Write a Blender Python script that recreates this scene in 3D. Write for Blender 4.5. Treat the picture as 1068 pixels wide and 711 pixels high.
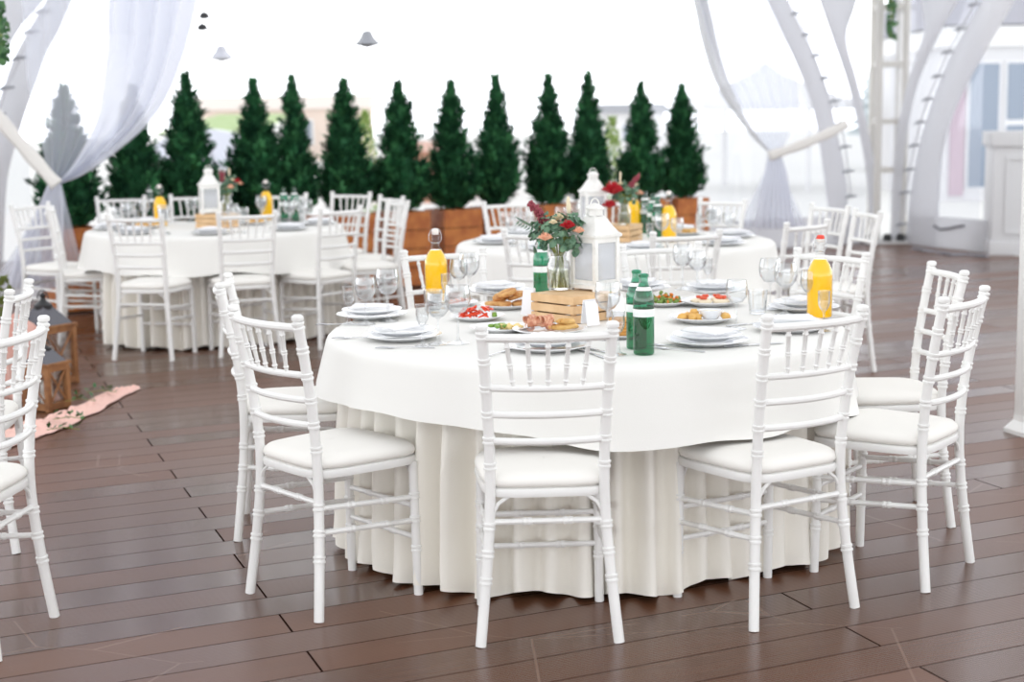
import bpy, bmesh, math, random
from mathutils import Vector, Matrix, noise
for o in list(bpy.data.objects): bpy.data.objects.remove(o)
scn = bpy.context.scene; COL = scn.collection
PI = math.pi; R = math.radians

# ------------------------------------------------------------------ camera
H, F, PITCH, ROLL = 1.48, 1606.08, R(8.233), -0.015
cd = bpy.data.cameras.new('camera'); cam = bpy.data.objects.new('camera', cd); COL.objects.link(cam)
cam.matrix_world = Matrix.Translation((0, 0, H)) @ Matrix.Rotation(PI/2-PITCH, 4, 'X') @ Matrix.Rotation(ROLL, 4, 'Z')
cd.sensor_width = 36; cd.lens = F/1068*36; cd.clip_end = 500
cd.dof.use_dof = True; cd.dof.focus_distance = 4.9; cd.dof.aperture_fstop = 2.6
scn.camera = cam

# ------------------------------------------------------------------ sky and exposure
wd = bpy.data.worlds.new('overcast_sky'); scn.world = wd; wd.use_nodes = True
wn = wd.node_tree; wn.nodes.clear()
tc = wn.nodes.new('ShaderNodeTexCoord'); sp = wn.nodes.new('ShaderNodeSeparateXYZ')
cr = wn.nodes.new('ShaderNodeValToRGB'); bg = wn.nodes.new('ShaderNodeBackground'); wo = wn.nodes.new('ShaderNodeOutputWorld')
wn.links.new(tc.outputs['Generated'], sp.inputs[0]); wn.links.new(sp.outputs['Z'], cr.inputs[0])
wn.links.new(cr.outputs[0], bg.inputs[0]); wn.links.new(bg.outputs[0], wo.inputs[0])
e = cr.color_ramp.elements
e[0].position = 0.0; e[0].color = (0.93, 0.955, 1, 1)
e[1].position = 1.0; e[1].color = (0.30, 0.305, 0.315, 1)
for p_, v_ in ((0.13, .97), (0.25, .50), (0.5, .44), (0.75, .38)):
    n_ = e.new(p_); n_.color = (v_*.965, v_*.98, v_, 1)
bg.inputs[1].default_value = 3.0
vs = scn.view_settings
vs.view_transform = 'Standard'; vs.look = 'None'; vs.gamma = 1; vs.use_curve_mapping = False
vs.exposure = 0.1

# ------------------------------------------------------------------ helpers
def W(px, py, z=None, Y=None, plane=None):
    """world point seen at photo pixel (px,py) at height z, depth Y or on a vertical plane ((x,y),(dx,dy))"""
    a, b = px-534, py-355.5
    c, s = math.cos(ROLL), math.sin(ROLL)
    x, y = a*c+b*s, -a*s+b*c
    cp, sn = math.cos(PITCH), math.sin(PITCH)
    d = Vector((x/F, cp-y/F*sn, -sn-y/F*cp))
    if z is not None: t = (z-H)/d.z
    elif Y is not None: t = Y/d.y
    else:
        (x0, y0), (dx, dy) = plane
        t = (x0*dy-y0*dx)/(d.x*dy-d.y*dx)
    return Vector((0, 0, H))+d*t

class MB:
    def __init__(s): s.v = []; s.f = []; s.m = []; s.mi = 0
    def add(s, vs_, fs):
        b = len(s.v); s.v += [tuple(q) for q in vs_]; s.f += [tuple(i+b for i in f) for f in fs]; s.m += [s.mi]*len(fs); return s
    def box(s, lo, hi, mat=None):
        (a, b, c), (d, e_, f) = lo, hi
        vv = [Vector(q) for q in ((a,b,c),(d,b,c),(d,e_,c),(a,e_,c),(a,b,f),(d,b,f),(d,e_,f),(a,e_,f))]
        if mat: vv = [mat @ q for q in vv]
        return s.add(vv, [(0,3,2,1),(4,5,6,7),(0,1,5,4),(1,2,6,5),(2,3,7,6),(3,0,4,7)])
    def sweep(s, path, rad, n=8, closed=False, cap=True, flat=1.0):
        path = [Vector(p) for p in path]; N = len(path)
        if not hasattr(rad, '__len__'): rad = [rad]*N
        ring = []; up = None
        for i, p in enumerate(path):
            if closed: t = (path[(i+1) % N]-path[i-1]).normalized()
            else: t = (path[min(i+1, N-1)]-path[max(i-1, 0)]).normalized()
            if t.length < .5: t = Vector((0, 0, 1))
            if up is None:
                up = Vector((0, 0, 1)) if abs(t.z) < .9 else Vector((0, 1, 0))
            u = (up-t*up.dot(t)).normalized(); w = t.cross(u); up = u
            ring.append([p+(u*math.cos(2*PI*k/n)*flat+w*math.sin(2*PI*k/n))*rad[i] for k in range(n)])
        vv = [q for r in ring for q in r]; ff = []
        for i in range(N if closed else N-1):
            j = (i+1) % N
            for k in range(n): l = (k+1) % n; ff.append((i*n+k, i*n+l, j*n+l, j*n+k))
        if cap and not closed:
            ff.append(tuple(range(n))[::-1]); ff.append(tuple((N-1)*n+k for k in range(n)))
        return s.add(vv, ff)
    def lathe(s, prof, n=24, mat=None, rot=0):
        vv = []; ff = []; idx = []
        for (r, z) in prof:
            if r < 1e-6: idx.append([len(vv)]*n); vv.append(Vector((0, 0, z)))
            else:
                idx.append(list(range(len(vv), len(vv)+n)))
                vv += [Vector((r*math.cos(rot+2*PI*k/n), r*math.sin(rot+2*PI*k/n), z)) for k in range(n)]
        for i in range(len(prof)-1):
            for k in range(n):
                l = (k+1) % n; q = [idx[i][k], idx[i][l], idx[i+1][l], idx[i+1][k]]
                u = []
                for a in q:
                    if a not in u: u.append(a)
                if len(u) > 2: ff.append(tuple(u))
        if mat: vv = [mat @ q for q in vv]
        return s.add(vv, ff)
    def grid(s, fn, nu, nv, closed=False):
        vv = [fn(i/nu, j/nv) for j in range(nv+1) for i in range(nu if closed else nu+1)]
        w = nu if closed else nu+1; ff = []
        for j in range(nv):
            for i in range(nu):
                k = (i+1) % w if closed else i+1
                ff.append((j*w+i, j*w+k, (j+1)*w+k, (j+1)*w+i))
        return s.add(vv, ff)
    def blob(s, c, r, seed=0, amp=.2, n=8, m=6, fr=None):
        c = Vector(c); sx, sy, sz = r if hasattr(r, '__len__') else (r, r, r); fr = fr or 1.6/max(sx, sy, sz)*.6
        vv = [Vector((0, 0, -1))]; ff = []
        for j in range(1, m):
            for k in range(n):
                a = PI*j/m-PI/2; b = 2*PI*k/n; vv.append(Vector((math.cos(a)*math.cos(b), math.cos(a)*math.sin(b), math.sin(a))))
        vv.append(Vector((0, 0, 1)))
        for k in range(n): ff.append((0, 1+(k+1) % n, 1+k))
        for j in range(m-2):
            for k in range(n):
                l = (k+1) % n; ff.append((1+j*n+k, 1+j*n+l, 1+(j+1)*n+l, 1+(j+1)*n+k))
        t = len(vv)-1; b = 1+(m-2)*n
        for k in range(n): ff.append((b+k, b+(k+1) % n, t))
        out = []
        for q in vv:
            d = 1+amp*noise.noise(q*1.7+Vector((seed*7.3, seed*1.1, 3)))*2
            out.append(c+Vector((q.x*sx, q.y*sy, q.z*sz))*d)
        return s.add(out, ff)
    def build(s, name, mats, parent=None, smooth=35, bevel=0):
        me = bpy.data.meshes.new(name); me.from_pydata(s.v, [], s.f)
        if not isinstance(mats, (list, tuple)): mats = [mats]
        for m_ in mats: me.materials.append(m_)
        if len(mats) > 1: me.polygons.foreach_set('material_index', s.m)
        bm = bmesh.new(); bm.from_mesh(me)
        if bevel:
            bmesh.ops.bevel(bm, geom=list(bm.edges), offset=bevel, segments=2, affect='EDGES', profile=.7)
        if smooth:
            for f in bm.faces: f.smooth = True
            for ed in bm.edges:
                if len(ed.link_faces) == 2 and ed.calc_face_angle(0) > R(smooth): ed.smooth = False
        bm.to_mesh(me); bm.free()
        o = bpy.data.objects.new(name, me); COL.objects.link(o)
        if parent: o.parent = parent
        return o

def tag(o, label, cat, group=None, kind=None):
    if label: o['label'] = label
    if cat: o['category'] = cat
    if group: o['group'] = group
    if kind: o['kind'] = kind
    return o
def thing(name, label, cat, loc=(0,0,0), rz=0, group=None):
    o = bpy.data.objects.new(name, None); COL.objects.link(o); o.empty_display_size = .1
    o.location = loc; o.rotation_euler = (0, 0, rz); return tag(o, label, cat, group)
def struct(o): o['kind'] = 'structure'; return o
KIDS = {}
def kids(o): return [c for c in bpy.data.objects if c.parent == o]
def copy_tree(o, parent=None):
    c = o.copy(); COL.objects.link(c); c.parent = parent
    if o not in KIDS: KIDS[o] = kids(o)
    for ch in KIDS[o]: copy_tree(ch, c)
    return c
USED = set()
def place(proto, loc, rz, label, group=None, sc=None, tilt=None):
    if proto.name in USED: o = copy_tree(proto)
    else:
        USED.add(proto.name); KIDS[proto] = kids(proto)
        for k in KIDS[proto]: KIDS[k] = kids(k)
        o = proto
    o.location = loc; o.rotation_euler = (tilt or 0, 0, rz)
    if sc: o.scale = (sc, sc, sc)
    o['label'] = label
    if group: o['group'] = group
    elif 'group' in o: del o['group']
    return o

# ------------------------------------------------------------------ materials
def M(name, col, rough=.5, spec=.5, bump=None, var=None, sheen=0, metal=0, trans=0, emit=None):
    m = bpy.data.materials.new(name); m.use_nodes = True; nt = m.node_tree; b = nt.nodes['Principled BSDF']
    b.inputs['Base Color'].default_value = (*col, 1); b.inputs['Roughness'].default_value = rough
    b.inputs['Specular IOR Level'].default_value = spec; b.inputs['Metallic'].default_value = metal
    b.inputs['Transmission Weight'].default_value = trans
    if sheen: b.inputs['Sheen Weight'].default_value = sheen
    t = nt.nodes.new('ShaderNodeTexCoord')
    if var:   # (second colour, scale)
        n = nt.nodes.new('ShaderNodeTexNoise'); n.inputs['Scale'].default_value = var[1]; n.inputs['Detail'].default_value = 4
        r = nt.nodes.new('ShaderNodeValToRGB'); r.color_ramp.elements[0].position = .38; r.color_ramp.elements[1].position = .62
        r.color_ramp.elements[0].color = (*col, 1); r.color_ramp.elements[1].color = (*var[0], 1)
        nt.links.new(t.outputs['Object'], n.inputs['Vector']); nt.links.new(n.outputs[0], r.inputs[0]); nt.links.new(r.outputs[0], b.inputs['Base Color'])
    if bump:  # (scale, strength)
        n = nt.nodes.new('ShaderNodeTexNoise'); n.inputs['Scale'].default_value = bump[0]; n.inputs['Detail'].default_value = 3
        q = nt.nodes.new('ShaderNodeBump'); q.inputs['Strength'].default_value = bump[1]; q.inputs['Distance'].default_value = .01
        nt.links.new(t.outputs['Object'], n.inputs['Vector']); nt.links.new(n.outputs[0], q.inputs['Height']); nt.links.new(q.outputs[0], b.inputs['Normal'])
    return m
def thin(name, col, refl=.12, edge=.7, rough=.03, milk=0, milkcol=(.9,.92,1), transl=False, power=3):
    """thin clear sheet: tinted transparency, fresnel-like gloss, optional milky diffuse share"""
    m = bpy.data.materials.new(name); m.use_nodes = True; nt = m.node_tree; nt.nodes.clear()
    out = nt.nodes.new('ShaderNodeOutputMaterial'); tr = nt.nodes.new('ShaderNodeBsdfTransparent'); gl = nt.nodes.new('ShaderNodeBsdfGlossy')
    mx = nt.nodes.new('ShaderNodeMixShader'); lw = nt.nodes.new('ShaderNodeLayerWeight'); pw = nt.nodes.new('ShaderNodeMath'); ma = nt.nodes.new('ShaderNodeMath')
    tr.inputs[0].default_value = (*col, 1); gl.inputs['Roughness'].default_value = rough; lw.inputs[0].default_value = .5
    pw.operation = 'POWER'; pw.inputs[1].default_value = power; ma.operation = 'MULTIPLY_ADD'; ma.inputs[1].default_value = edge; ma.inputs[2].default_value = refl*.3
    nt.links.new(lw.outputs['Facing'], pw.inputs[0]); nt.links.new(pw.outputs[0], ma.inputs[0]); nt.links.new(ma.outputs[0], mx.inputs[0])
    nt.links.new(tr.outputs[0], mx.inputs[1]); nt.links.new(gl.outputs[0], mx.inputs[2]); last = mx
    if milk:
        if transl:
            d = nt.nodes.new('ShaderNodeMixShader'); d1 = nt.nodes.new('ShaderNodeBsdfDiffuse'); d2 = nt.nodes.new('ShaderNodeBsdfTranslucent')
            d1.inputs[0].default_value = (*milkcol, 1); d2.inputs[0].default_value = (*milkcol, 1); d.inputs[0].default_value = .5
            nt.links.new(d1.outputs[0], d.inputs[1]); nt.links.new(d2.outputs[0], d.inputs[2])
        else:
            d = nt.nodes.new('ShaderNodeBsdfDiffuse'); d.inputs[0].default_value = (*milkcol, 1)
        m2 = nt.nodes.new('ShaderNodeMixShader'); m2.inputs[0].default_value = milk
        nt.links.new(mx.outputs[0], m2.inputs[1]); nt.links.new(d.outputs[0], m2.inputs[2]); last = m2
    nt.links.new(last.outputs[0], out.inputs[0]); return m

white_paint = M('white_paint', (.84,.835,.82), .32, .5, bump=(60,.05), var=((.80,.795,.78), 6))
cushion_m = M('cushion_cloth', (.86,.84,.80), .8, .2, bump=(420,.12))
linen = M('linen_top', (.82,.81,.78), .85, .15, bump=(300,.08))
skirt_m = M('linen_skirt', (.87,.84,.775), .88, .15, bump=(260,.1))
china = M('china', (.80,.81,.83), .12, .5)
napkin_m = M('napkin', (.85,.85,.87), .8, .2, bump=(200,.15))
steel = M('steel', (.62,.63,.65), .18, .5, metal=1)
lantern_m = M('lantern_paint', (.82,.81,.78), .5, .3, bump=(90,.15), var=((.74,.73,.70), 25))
pine = M('pine', (.75,.52,.30), .6, .3, var=((.66,.43,.23), 14), bump=(40,.15))
planter_m = M('planter_wood', (.50,.17,.035), .5, .4, var=((.36,.10,.02), 9), bump=(30,.3))
lamp_wood = M('lantern_wood', (.34,.16,.065), .6, .3, var=((.22,.095,.04), 18), bump=(60,.3))
black_iron = M('black_iron', (.02,.02,.022), .4, .5)
candle_m = M('candle_wax', (.85,.82,.74), .5, .4)
glass = thin('clear_glass', (.972,.978,.982), .3, .9, power=2.0)
pane_glass = thin('pane_glass', (.93,.94,.96), .3, .6, milk=.30, milkcol=(.85,.86,.88))
green_glass = thin('green_glass', (.05,.56,.38), .35, .6)
bottle_glass = thin('bottle_glass', (.98,.985,.985), .1, .45)
juice_m = M('orange_juice', (1,.56,.002), .12, .5)
label_white = M('paper_label', (.82,.85,.83), .6)
cap_white = M('ceramic_stopper', (.80,.74,.70), .3)
red_rubber = M('red_rubber', (.75,.05,.02), .4)
pvc = thin('clear_vinyl', (.97,.98,1), .25, .5, milk=.10)
tent_m = thin('tent_fabric', (.9,.9,.92), .0, .0, milk=.97, milkcol=(.80,.80,.82), transl=True)
sheer = thin('sheer_voile', (.96,.97,1), .0, .0, milk=.46, milkcol=(.82,.835,.89), transl=True)
voile = thin('dense_voile', (.96,.97,1), .0, .0, milk=.86, milkcol=(.82,.83,.88), transl=True)
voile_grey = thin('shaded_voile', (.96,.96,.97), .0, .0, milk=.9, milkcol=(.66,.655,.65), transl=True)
strap_m = M('strap_fabric', (.74,.72,.69), .8)
pole_m = M('pole_paint', (.62,.60,.565), .5)
pink_cloth = M('pink_cloth', (.88,.57,.50), .85, .2, bump=(80,.2))
concrete = M('outside_paving', (.82,.82,.80), .9, .1)
stem_m = M('stem_green', (.22,.25,.05), .6)
leaf_euc = M('eucalyptus_leaf', (.06,.14,.085), .6, var=((.16,.28,.17), 30))
leaf_ivy = M('ivy_leaf', (.03,.11,.04), .5, var=((.07,.18,.05), 20))
red_m = M('red_petal', (.45,.01,.02), .6); peach_m = M('peach_petal', (.85,.50,.35), .7); cream_m = M('cream_petal', (.8,.7,.5), .7)
burg_m = M('burgundy_sprig', (.28,.05,.07), .7)
bread_m = M('bread_crust', (.50,.20,.05), .7, var=((.72,.42,.16), 40), bump=(120,.4))
pepper_m = M('red_pepper', (.75,.06,.015), .25)
greenveg = M('green_vegetable', (.20,.36,.05), .4); cheese_m = M('cheese', (.85,.66,.28), .5)
ham_m = M('ham', (.55,.20,.11), .4, var=((.78,.46,.30), 60)); roll_m = M('fried_roll', (.62,.33,.09), .5, var=((.75,.47,.15), 50))
pancake_m = M('pancake', (.55,.24,.05), .6, var=((.70,.38,.10), 30)); pea_m = M('pea', (.18,.28,.05), .4); carrot_m = M('carrot', (.70,.20,.02), .5)
tomato_m = M('tomato', (.72,.10,.04), .3); sauce_m = M('sauce', (.86,.78,.62), .4); chicken_m = M('chicken_piece', (.78,.45,.12), .5)

def floor_material():
    m = bpy.data.materials.new('composite_decking'); m.use_nodes = True; nt = m.node_tree; b = nt.nodes['Principled BSDF']
    N = lambda t, **k: nt.nodes.new(t)
    def mt(op, a, b_=None, c=None):
        n = N('ShaderNodeMath'); n.operation = op
        for i, x in enumerate((a, b_, c)):
            if x is None: continue
            if isinstance(x, (int, float)): n.inputs[i].default_value = x
            else: nt.links.new(x, n.inputs[i])
        return n.outputs[0]
    t = N('ShaderNodeTexCoord'); mp = N('ShaderNodeMapping'); mp.inputs['Rotation'].default_value = (0, 0, -R(25.1))
    nt.links.new(t.outputs['Object'], mp.inputs[0]); s = N('ShaderNodeSeparateXYZ'); nt.links.new(mp.outputs[0], s.inputs[0])
    u, v = s.outputs['X'], s.outputs['Y']
    P = .1775
    vi = mt('ADD', mt('DIVIDE', v, P), 100.27); idx = mt('FLOOR', vi); fr = mt('SUBTRACT', vi, idx)
    # butt joints: every second plank ends on the joint line that runs across the boards
    odd = mt('MODULO', idx, 2.0)
    uj = mt('ADD', mt('SUBTRACT', u, mt('MULTIPLY', v, .072)), mt('ADD', mt('MULTIPLY', odd, 1.5), -UJ0))
    ub = mt('DIVIDE', uj, 3.0); ui = mt('FLOOR', mt('ADD', ub, 50)); uf = mt('SUBTRACT', mt('ADD', ub, 50), ui)
    wn_ = N('ShaderNodeTexWhiteNoise'); wn_.noise_dimensions = '2D'; cb = N('ShaderNodeCombineXYZ')
    nt.links.new(idx, cb.inputs[0]); nt.links.new(ui, cb.inputs[1]); nt.links.new(cb.outputs[0], wn_.inputs['Vector'])
    rnd = wn_.outputs['Value']
    gap = mt('MAXIMUM', mt('LESS_THAN', mt('MINIMUM', fr, mt('SUBTRACT', 1.0, fr)), .011), mt('LESS_THAN', mt('MINIMUM', uf, mt('SUBTRACT', 1.0, uf)), .0011))
    nz = N('ShaderNodeTexNoise'); mp2 = N('ShaderNodeMapping'); mp2.inputs['Scale'].default_value = (1.2, 40, 1); nt.links.new(mp.outputs[0], mp2.inputs[0]); nt.links.new(mp2.outputs[0], nz.inputs['Vector'])
    nz.inputs['Scale'].default_value = 2.5; nz.inputs['Detail'].default_value = 5
    nb = N('ShaderNodeTexNoise'); nt.links.new(mp.outputs[0], nb.inputs['Vector']); nb.inputs['Scale'].default_value = 1.3; nb.inputs['Detail'].default_value = 6
    f = mt('ADD', mt('MULTIPLY', rnd, .45), mt('ADD', mt('MULTIPLY', nz.outputs[0], .3), mt('MULTIPLY', nb.outputs[0], .35)))
    r = N('ShaderNodeValToRGB'); nt.links.new(f, r.inputs[0])
    r.color_ramp.elements[0].position = .25; r.color_ramp.elements[0].color = (.074, .030, .015, 1)
    r.color_ramp.elements[1].position = .85; r.color_ramp.elements[1].color = (.155, .067, .034, 1)
    mx = N('ShaderNodeMix'); mx.data_type = 'RGBA'; nt.links.new(gap, mx.inputs['Factor']); nt.links.new(r.outputs[0], mx.inputs['A']); mx.inputs['B'].default_value = (.02, .01, .008, 1)
    # pale scratches
    sc = N('ShaderNodeTexVoronoi'); sc.feature = 'DISTANCE_TO_EDGE'; sc.inputs['Scale'].default_value = 1.1
    mp3 = N('ShaderNodeMapping'); mp3.inputs['Scale'].default_value = (1, 1.8, 1); mp3.inputs['Rotation'].default_value = (0, 0, .9); nt.links.new(t.outputs['Object'], mp3.inputs[0]); nt.links.new(mp3.outputs[0], sc.inputs['Vector'])
    sm = mt('MULTIPLY', mt('MULTIPLY', mt('LESS_THAN', sc.outputs['Distance'], .004), mt('GREATER_THAN', nb.outputs[0], .52)), .22)
    mx2 = N('ShaderNodeMix'); mx2.data_type = 'RGBA'; nt.links.new(sm, mx2.inputs['Factor']); nt.links.new(mx.outputs['Result'], mx2.inputs['A']); mx2.inputs['B'].default_value = (.4, .3, .24, 1)
    nt.links.new(mx2.outputs['Result'], b.inputs['Base Color'])
    nt.links.new(mt('ADD', .16, mt('MULTIPLY', rnd, .26)), b.inputs['Roughness'])
    nt.links.new(mt('MULTIPLY', mt('SUBTRACT', 1.0, gap), .52), b.inputs['Specular IOR Level']); b.inputs['Specular Tint'].default_value = (.84, .86, 1, 1)
    # ribs and small tilt of each board
    rib = mt('SINE', mt('MULTIPLY', v, 2*PI/.0111))
    h = mt('ADD', mt('MULTIPLY', rib, .00013), mt('ADD', mt('MULTIPLY', mt('SUBTRACT', 1.0, gap), .004), mt('MULTIPLY', mt('MULTIPLY', fr, mt('SUBTRACT', rnd, .5)), .007)))
    bp = N('ShaderNodeBump'); bp.inputs['Strength'].default_value = .8; bp.inputs['Distance'].default_value = 1.0; nt.links.new(h, bp.inputs['Height']); nt.links.new(bp.outputs[0], b.inputs['Normal'])
    return m
_j = W(281, 627, z=0); _a = R(25.1)
_u = _j.x*math.cos(_a)+_j.y*math.sin(_a); _v = -_j.x*math.sin(_a)+_j.y*math.cos(_a)
UJ0 = _u-.072*_v

# ------------------------------------------------------------------ setting
A0 = Vector((-3.9, 13.4)); B0 = Vector((4.32, 17.87)); DW = (B0-A0).normalized(); DR = Vector((.40, -.915)).normalized()
PLW = ((B0.x, B0.y), (DW.x, DW.y)); PLR = ((B0.x, B0.y), (DR.x, DR.y))
far_l = B0-DW*20; far_r = B0+DR*16
m = MB(); fl = [(far_l.x, far_l.y), (B0.x, B0.y), (far_r.x, far_r.y), (9, -5), (-14, -5)]
m.add([(x, y, 0) for x, y in fl]+[(x, y, -.12) for x, y in fl], [(4,3,2,1,0), (5,6,7,8,9)]+[(i, (i+1) % 5, (i+1) % 5+5, i+5) for i in range(5)])
struct(m.build('floor', floor_material(), smooth=0))
m = MB().add([(-120, -40, -.13), (120, -40, -.13), (120, 160, -.13), (-120, 160, -.13)], [(0,1,2,3)])
gr = struct(m.build('ground', concrete, smooth=0))

def wall_strip(name, p, d, l, z0, z1, th, mat):
    n = Vector((-d.y, d.x)); m = MB(); q = p+d*l
    pts = [p-n*th/2, q-n*th/2, q+n*th/2, p+n*th/2]
    m.add([(a.x, a.y, z0) for a in pts]+[(a.x, a.y, z1) for a in pts], [(3,2,1,0),(4,5,6,7),(0,1,5,4),(1,2,6,5),(2,3,7,6),(3,0,4,7)])
    return struct(m.build(name, mat, smooth=0))
wall_strip('wall_back', B0-DW*19, DW, 18.7, .0, .33, .05, tent_m)
wall_strip('wall_right', B0+DR*.55, DR, 1.22, .0, .34, .05, tent_m)

# curved fabric bands of the tent legs: lists of (left pixel, right pixel) pairs laid on the wall planes
def band(name, pairs, plane, mat, th=.03, top=4.0, label=None, off=0):
    P = [(W(a[0], a[1], plane=plane), W(b[0], b[1], plane=plane)) for a, b in pairs]
    a0, b0 = P[0]; a1, b1 = P[1]
    k = (top-a0.z)/max(.05, (a0-a1).z); P.insert(0, (a0+(a0-a1)*k, b0+(b0-b1)*k))
    d = Vector((plane[1][0], plane[1][1], 0)); n = Vector((-d.y, d.x, 0)).normalized()
    if n.y > 0: n = -n
    # smooth interpolation
    Q = []
    for i in range(len(P)-1):
        for s_ in range(4):
            t = s_/4; q = []
            for e_ in (0, 1):
                p0 = P[max(i-1, 0)][e_]; p1 = P[i][e_]; p2 = P[i+1][e_]; p3 = P[min(i+2, len(P)-1)][e_]
                q.append(.5*((2*p1)+(-p0+p2)*t+(2*p0-5*p1+4*p2-p3)*t*t+(-p0+3*p1-3*p2+p3)*t**3))
            Q.append(tuple(q))
    Q.append(P[-1]); m = MB(); K = 6; vv = []
    for a, b in Q:
        a = a+n*off; b = b+n*off
        for side in (1, -1):
            for k in range(K+1):
                t = k/K; bul = math.sin(PI*t)*.05
                vv.append(a.lerp(b, t)+n*(bul+side*th/2))
    w = K+1; ff = []
    for i in range(len(Q)-1):
        for side in (0, 1):
            for k in range(K):
                f = (i*2*w+side*w+k, i*2*w+side*w+k+1, (i+1)*2*w+side*w+k+1, (i+1)*2*w+side*w+k)
                ff.append(f if side == 0 else f[::-1])
        for k in (0, K):
            f = (i*2*w+k, i*2*w+w+k, (i+1)*2*w+w+k, (i+1)*2*w+k); ff.append(f)
    m.add(vv, ff)
    return m.build(name, mat, smooth=50)
struct(band('wall_left', [((50,-2),(75,0)),((28,35),(62,30)),((14,62),(48,56)),((3,93),(38,84)),((-8,125),(28,112)),((-20,160),(14,157)),((-30,205),(6,200)),((-36,308),(2,306))], PLW, tent_m))
struct(band('wall_left_flap', [((-60,0),(44,0)),((-60,30),(18,30)),((-60,60),(2,60)),((-60,90),(-10,90))], PLW, tent_m, off=.1))
struct(band('wall_pillar', [((800,0),(821,0)),((824,51),(846,51)),((842.6,95),(863,95)),((852,128),(870,128)),((859,175),(880,175)),((864.6,219),(884,219)),((868,250),(886.5,252))], PLW, tent_m))
struct(band('wall_pillar_inner', [((852,0),(890,0)),((866,40),(879,40)),((881,84),(890,84)),((891,124),(899,124)),((899,165),(907,165)),((903,205),(912,205)),((905,250),(914,250))], PLW, tent_m, off=.05))
struct(band('wall_pillar_outer', [((965,0),(1003,0)),((969,33),(984,33)),((957,69),(967,69)),((950,95),(958,95)),((942,130),(950,130)),((938,170),(945,170)),((934,250),(941,250))], PLR, tent_m, off=.05))
struct(band('wall_right_band', [((1026,0),(1058,0)),((994,55),(1026,55)),((974,104),(1000,104)),((960,152),(984,152)),((951,201),(979,201)),((947,234),(978,232)),((945,252),(979,256))], PLR, tent_m))
# clear vinyl
def pane(name, p, d, l, z0, z1):
    n = Vector((-d.y, d.x))*.004; q = p+d*l; m = MB()
    m.add([(p.x, p.y, z0), (q.x, q.y, z0), (q.x, q.y, z1), (p.x, p.y, z1)], [(0,1,2,3)])
    return struct(m.build(name, pvc, smooth=0))
pane('window_1', B0-DW*3.2, DW, 2.95, .33, 4.0)
pane('window_2', B0+DR*.1, DR, 1.55, .34, 4.0)
pane('window_3', B0-DW*14, DW, 4.4, .33, 4.0)

# light strings along the seams
def light_string(name, label, pts, plane, off):
    n = Vector((-plane[1][1], plane[1][0], 0)); n = -n if n.y > 0 else n
    P = [W(a, b, plane=plane)+n*off for a, b in pts]
    P.insert(0, P[0]+(P[0]-P[1])*3)
    t = thing(name, label, 'light string', P[-1]); o = t.location.copy()
    MB().sweep([p-o for p in P], .009, 6).build('cable', M(name+'_cable', (.55,.55,.58), .5), t)
    grey = M(name+'_clip', (.30,.31,.34), .4)
    for p in P[1:]:
        MB().sweep([p-o+Vector((-.07,0,-.012)), p-o+Vector((-.02,0,.01)), p-o+Vector((.07,0,.012))], [.008,.02,.008], 6).build('clip', grey, t)
light_string('light_string', 'string of small clips running down the curved tent band left of the truss pole', [(826,15),(837,37),(848,58.5),(857,82),(866,106),(872,129),(877,153.6),(880,179),(883,205)], PLW, .08)
light_string('light_string', 'string of small clips running down the curved tent band right of the truss pole', [(1022,5.5),(1008,31),(994.5,55),(984,80),(974,104),(966,128),(960,152),(955,177),(950.6,201),(947,234)], PLR, .08)
light_string('light_string', 'string of small clips on the white tent seam at the upper left', [(40,14),(28,35),(17,62),(3,93),(-6,120)], PLW, .16)

# truss pole
t = thing('truss_pole', 'tall grey-beige lattice truss pole between the curved tent bands', 'truss', (B0.x, B0.y-.08, 0)); w_ = .15
for sx in (-1, 1):
    for sy in (-1, 1): MB().sweep([(sx*w_, sy*w_-.1, .02), (sx*w_, sy*w_-.1, 4)], .042, 10).build('upright', pole_m, t)
for z_ in (.83, 1.38, 2.02, 2.65, 3.3):
    for sx, sy, ex, ey in ((-1,-1,1,-1),(-1,1,1,1),(-1,-1,-1,1),(1,-1,1,1)):
        MB().box((min(sx,ex)*w_-.012, min(sy,ey)*w_-.112, z_-.03), (max(sx,ex)*w_+.012, max(sy,ey)*w_-.088, z_+.03)).build('cross_bar', pole_m, t)
bk = MB().box((-.3,-.4,.004),(.3,.2,.04)).build('base_plate', M('base_plate', (.6,.6,.6), .5), t, bevel=.005)
for x_, y_ in ((-.24,-.34),(.24,-.34),(-.05,-.36),(.1,-.36)): MB().lathe([(0,.04),(.05,.04),(.05,.1),(.03,.12),(0,.12)], 10, Matrix.Translation((x_, y_, 0))).build('bolt', black_iron, t)
# gathered fabric foot around the truss
m = MB()
def foot(cx, cy, r0, r1, h, sd):
    def fn(u, v):
        a = 2*PI*u; r = r0+(r1-r0)*(v**1.5)+.03*math.sin(a*7+sd)*(1-v*.4)
        return (cx+r*math.cos(a), cy+r*.7*math.sin(a), .005+h*(1-v)) if False else (cx+r*math.cos(a), cy+r*.7*math.sin(a), .01+h*(1-v))
    return fn

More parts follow.
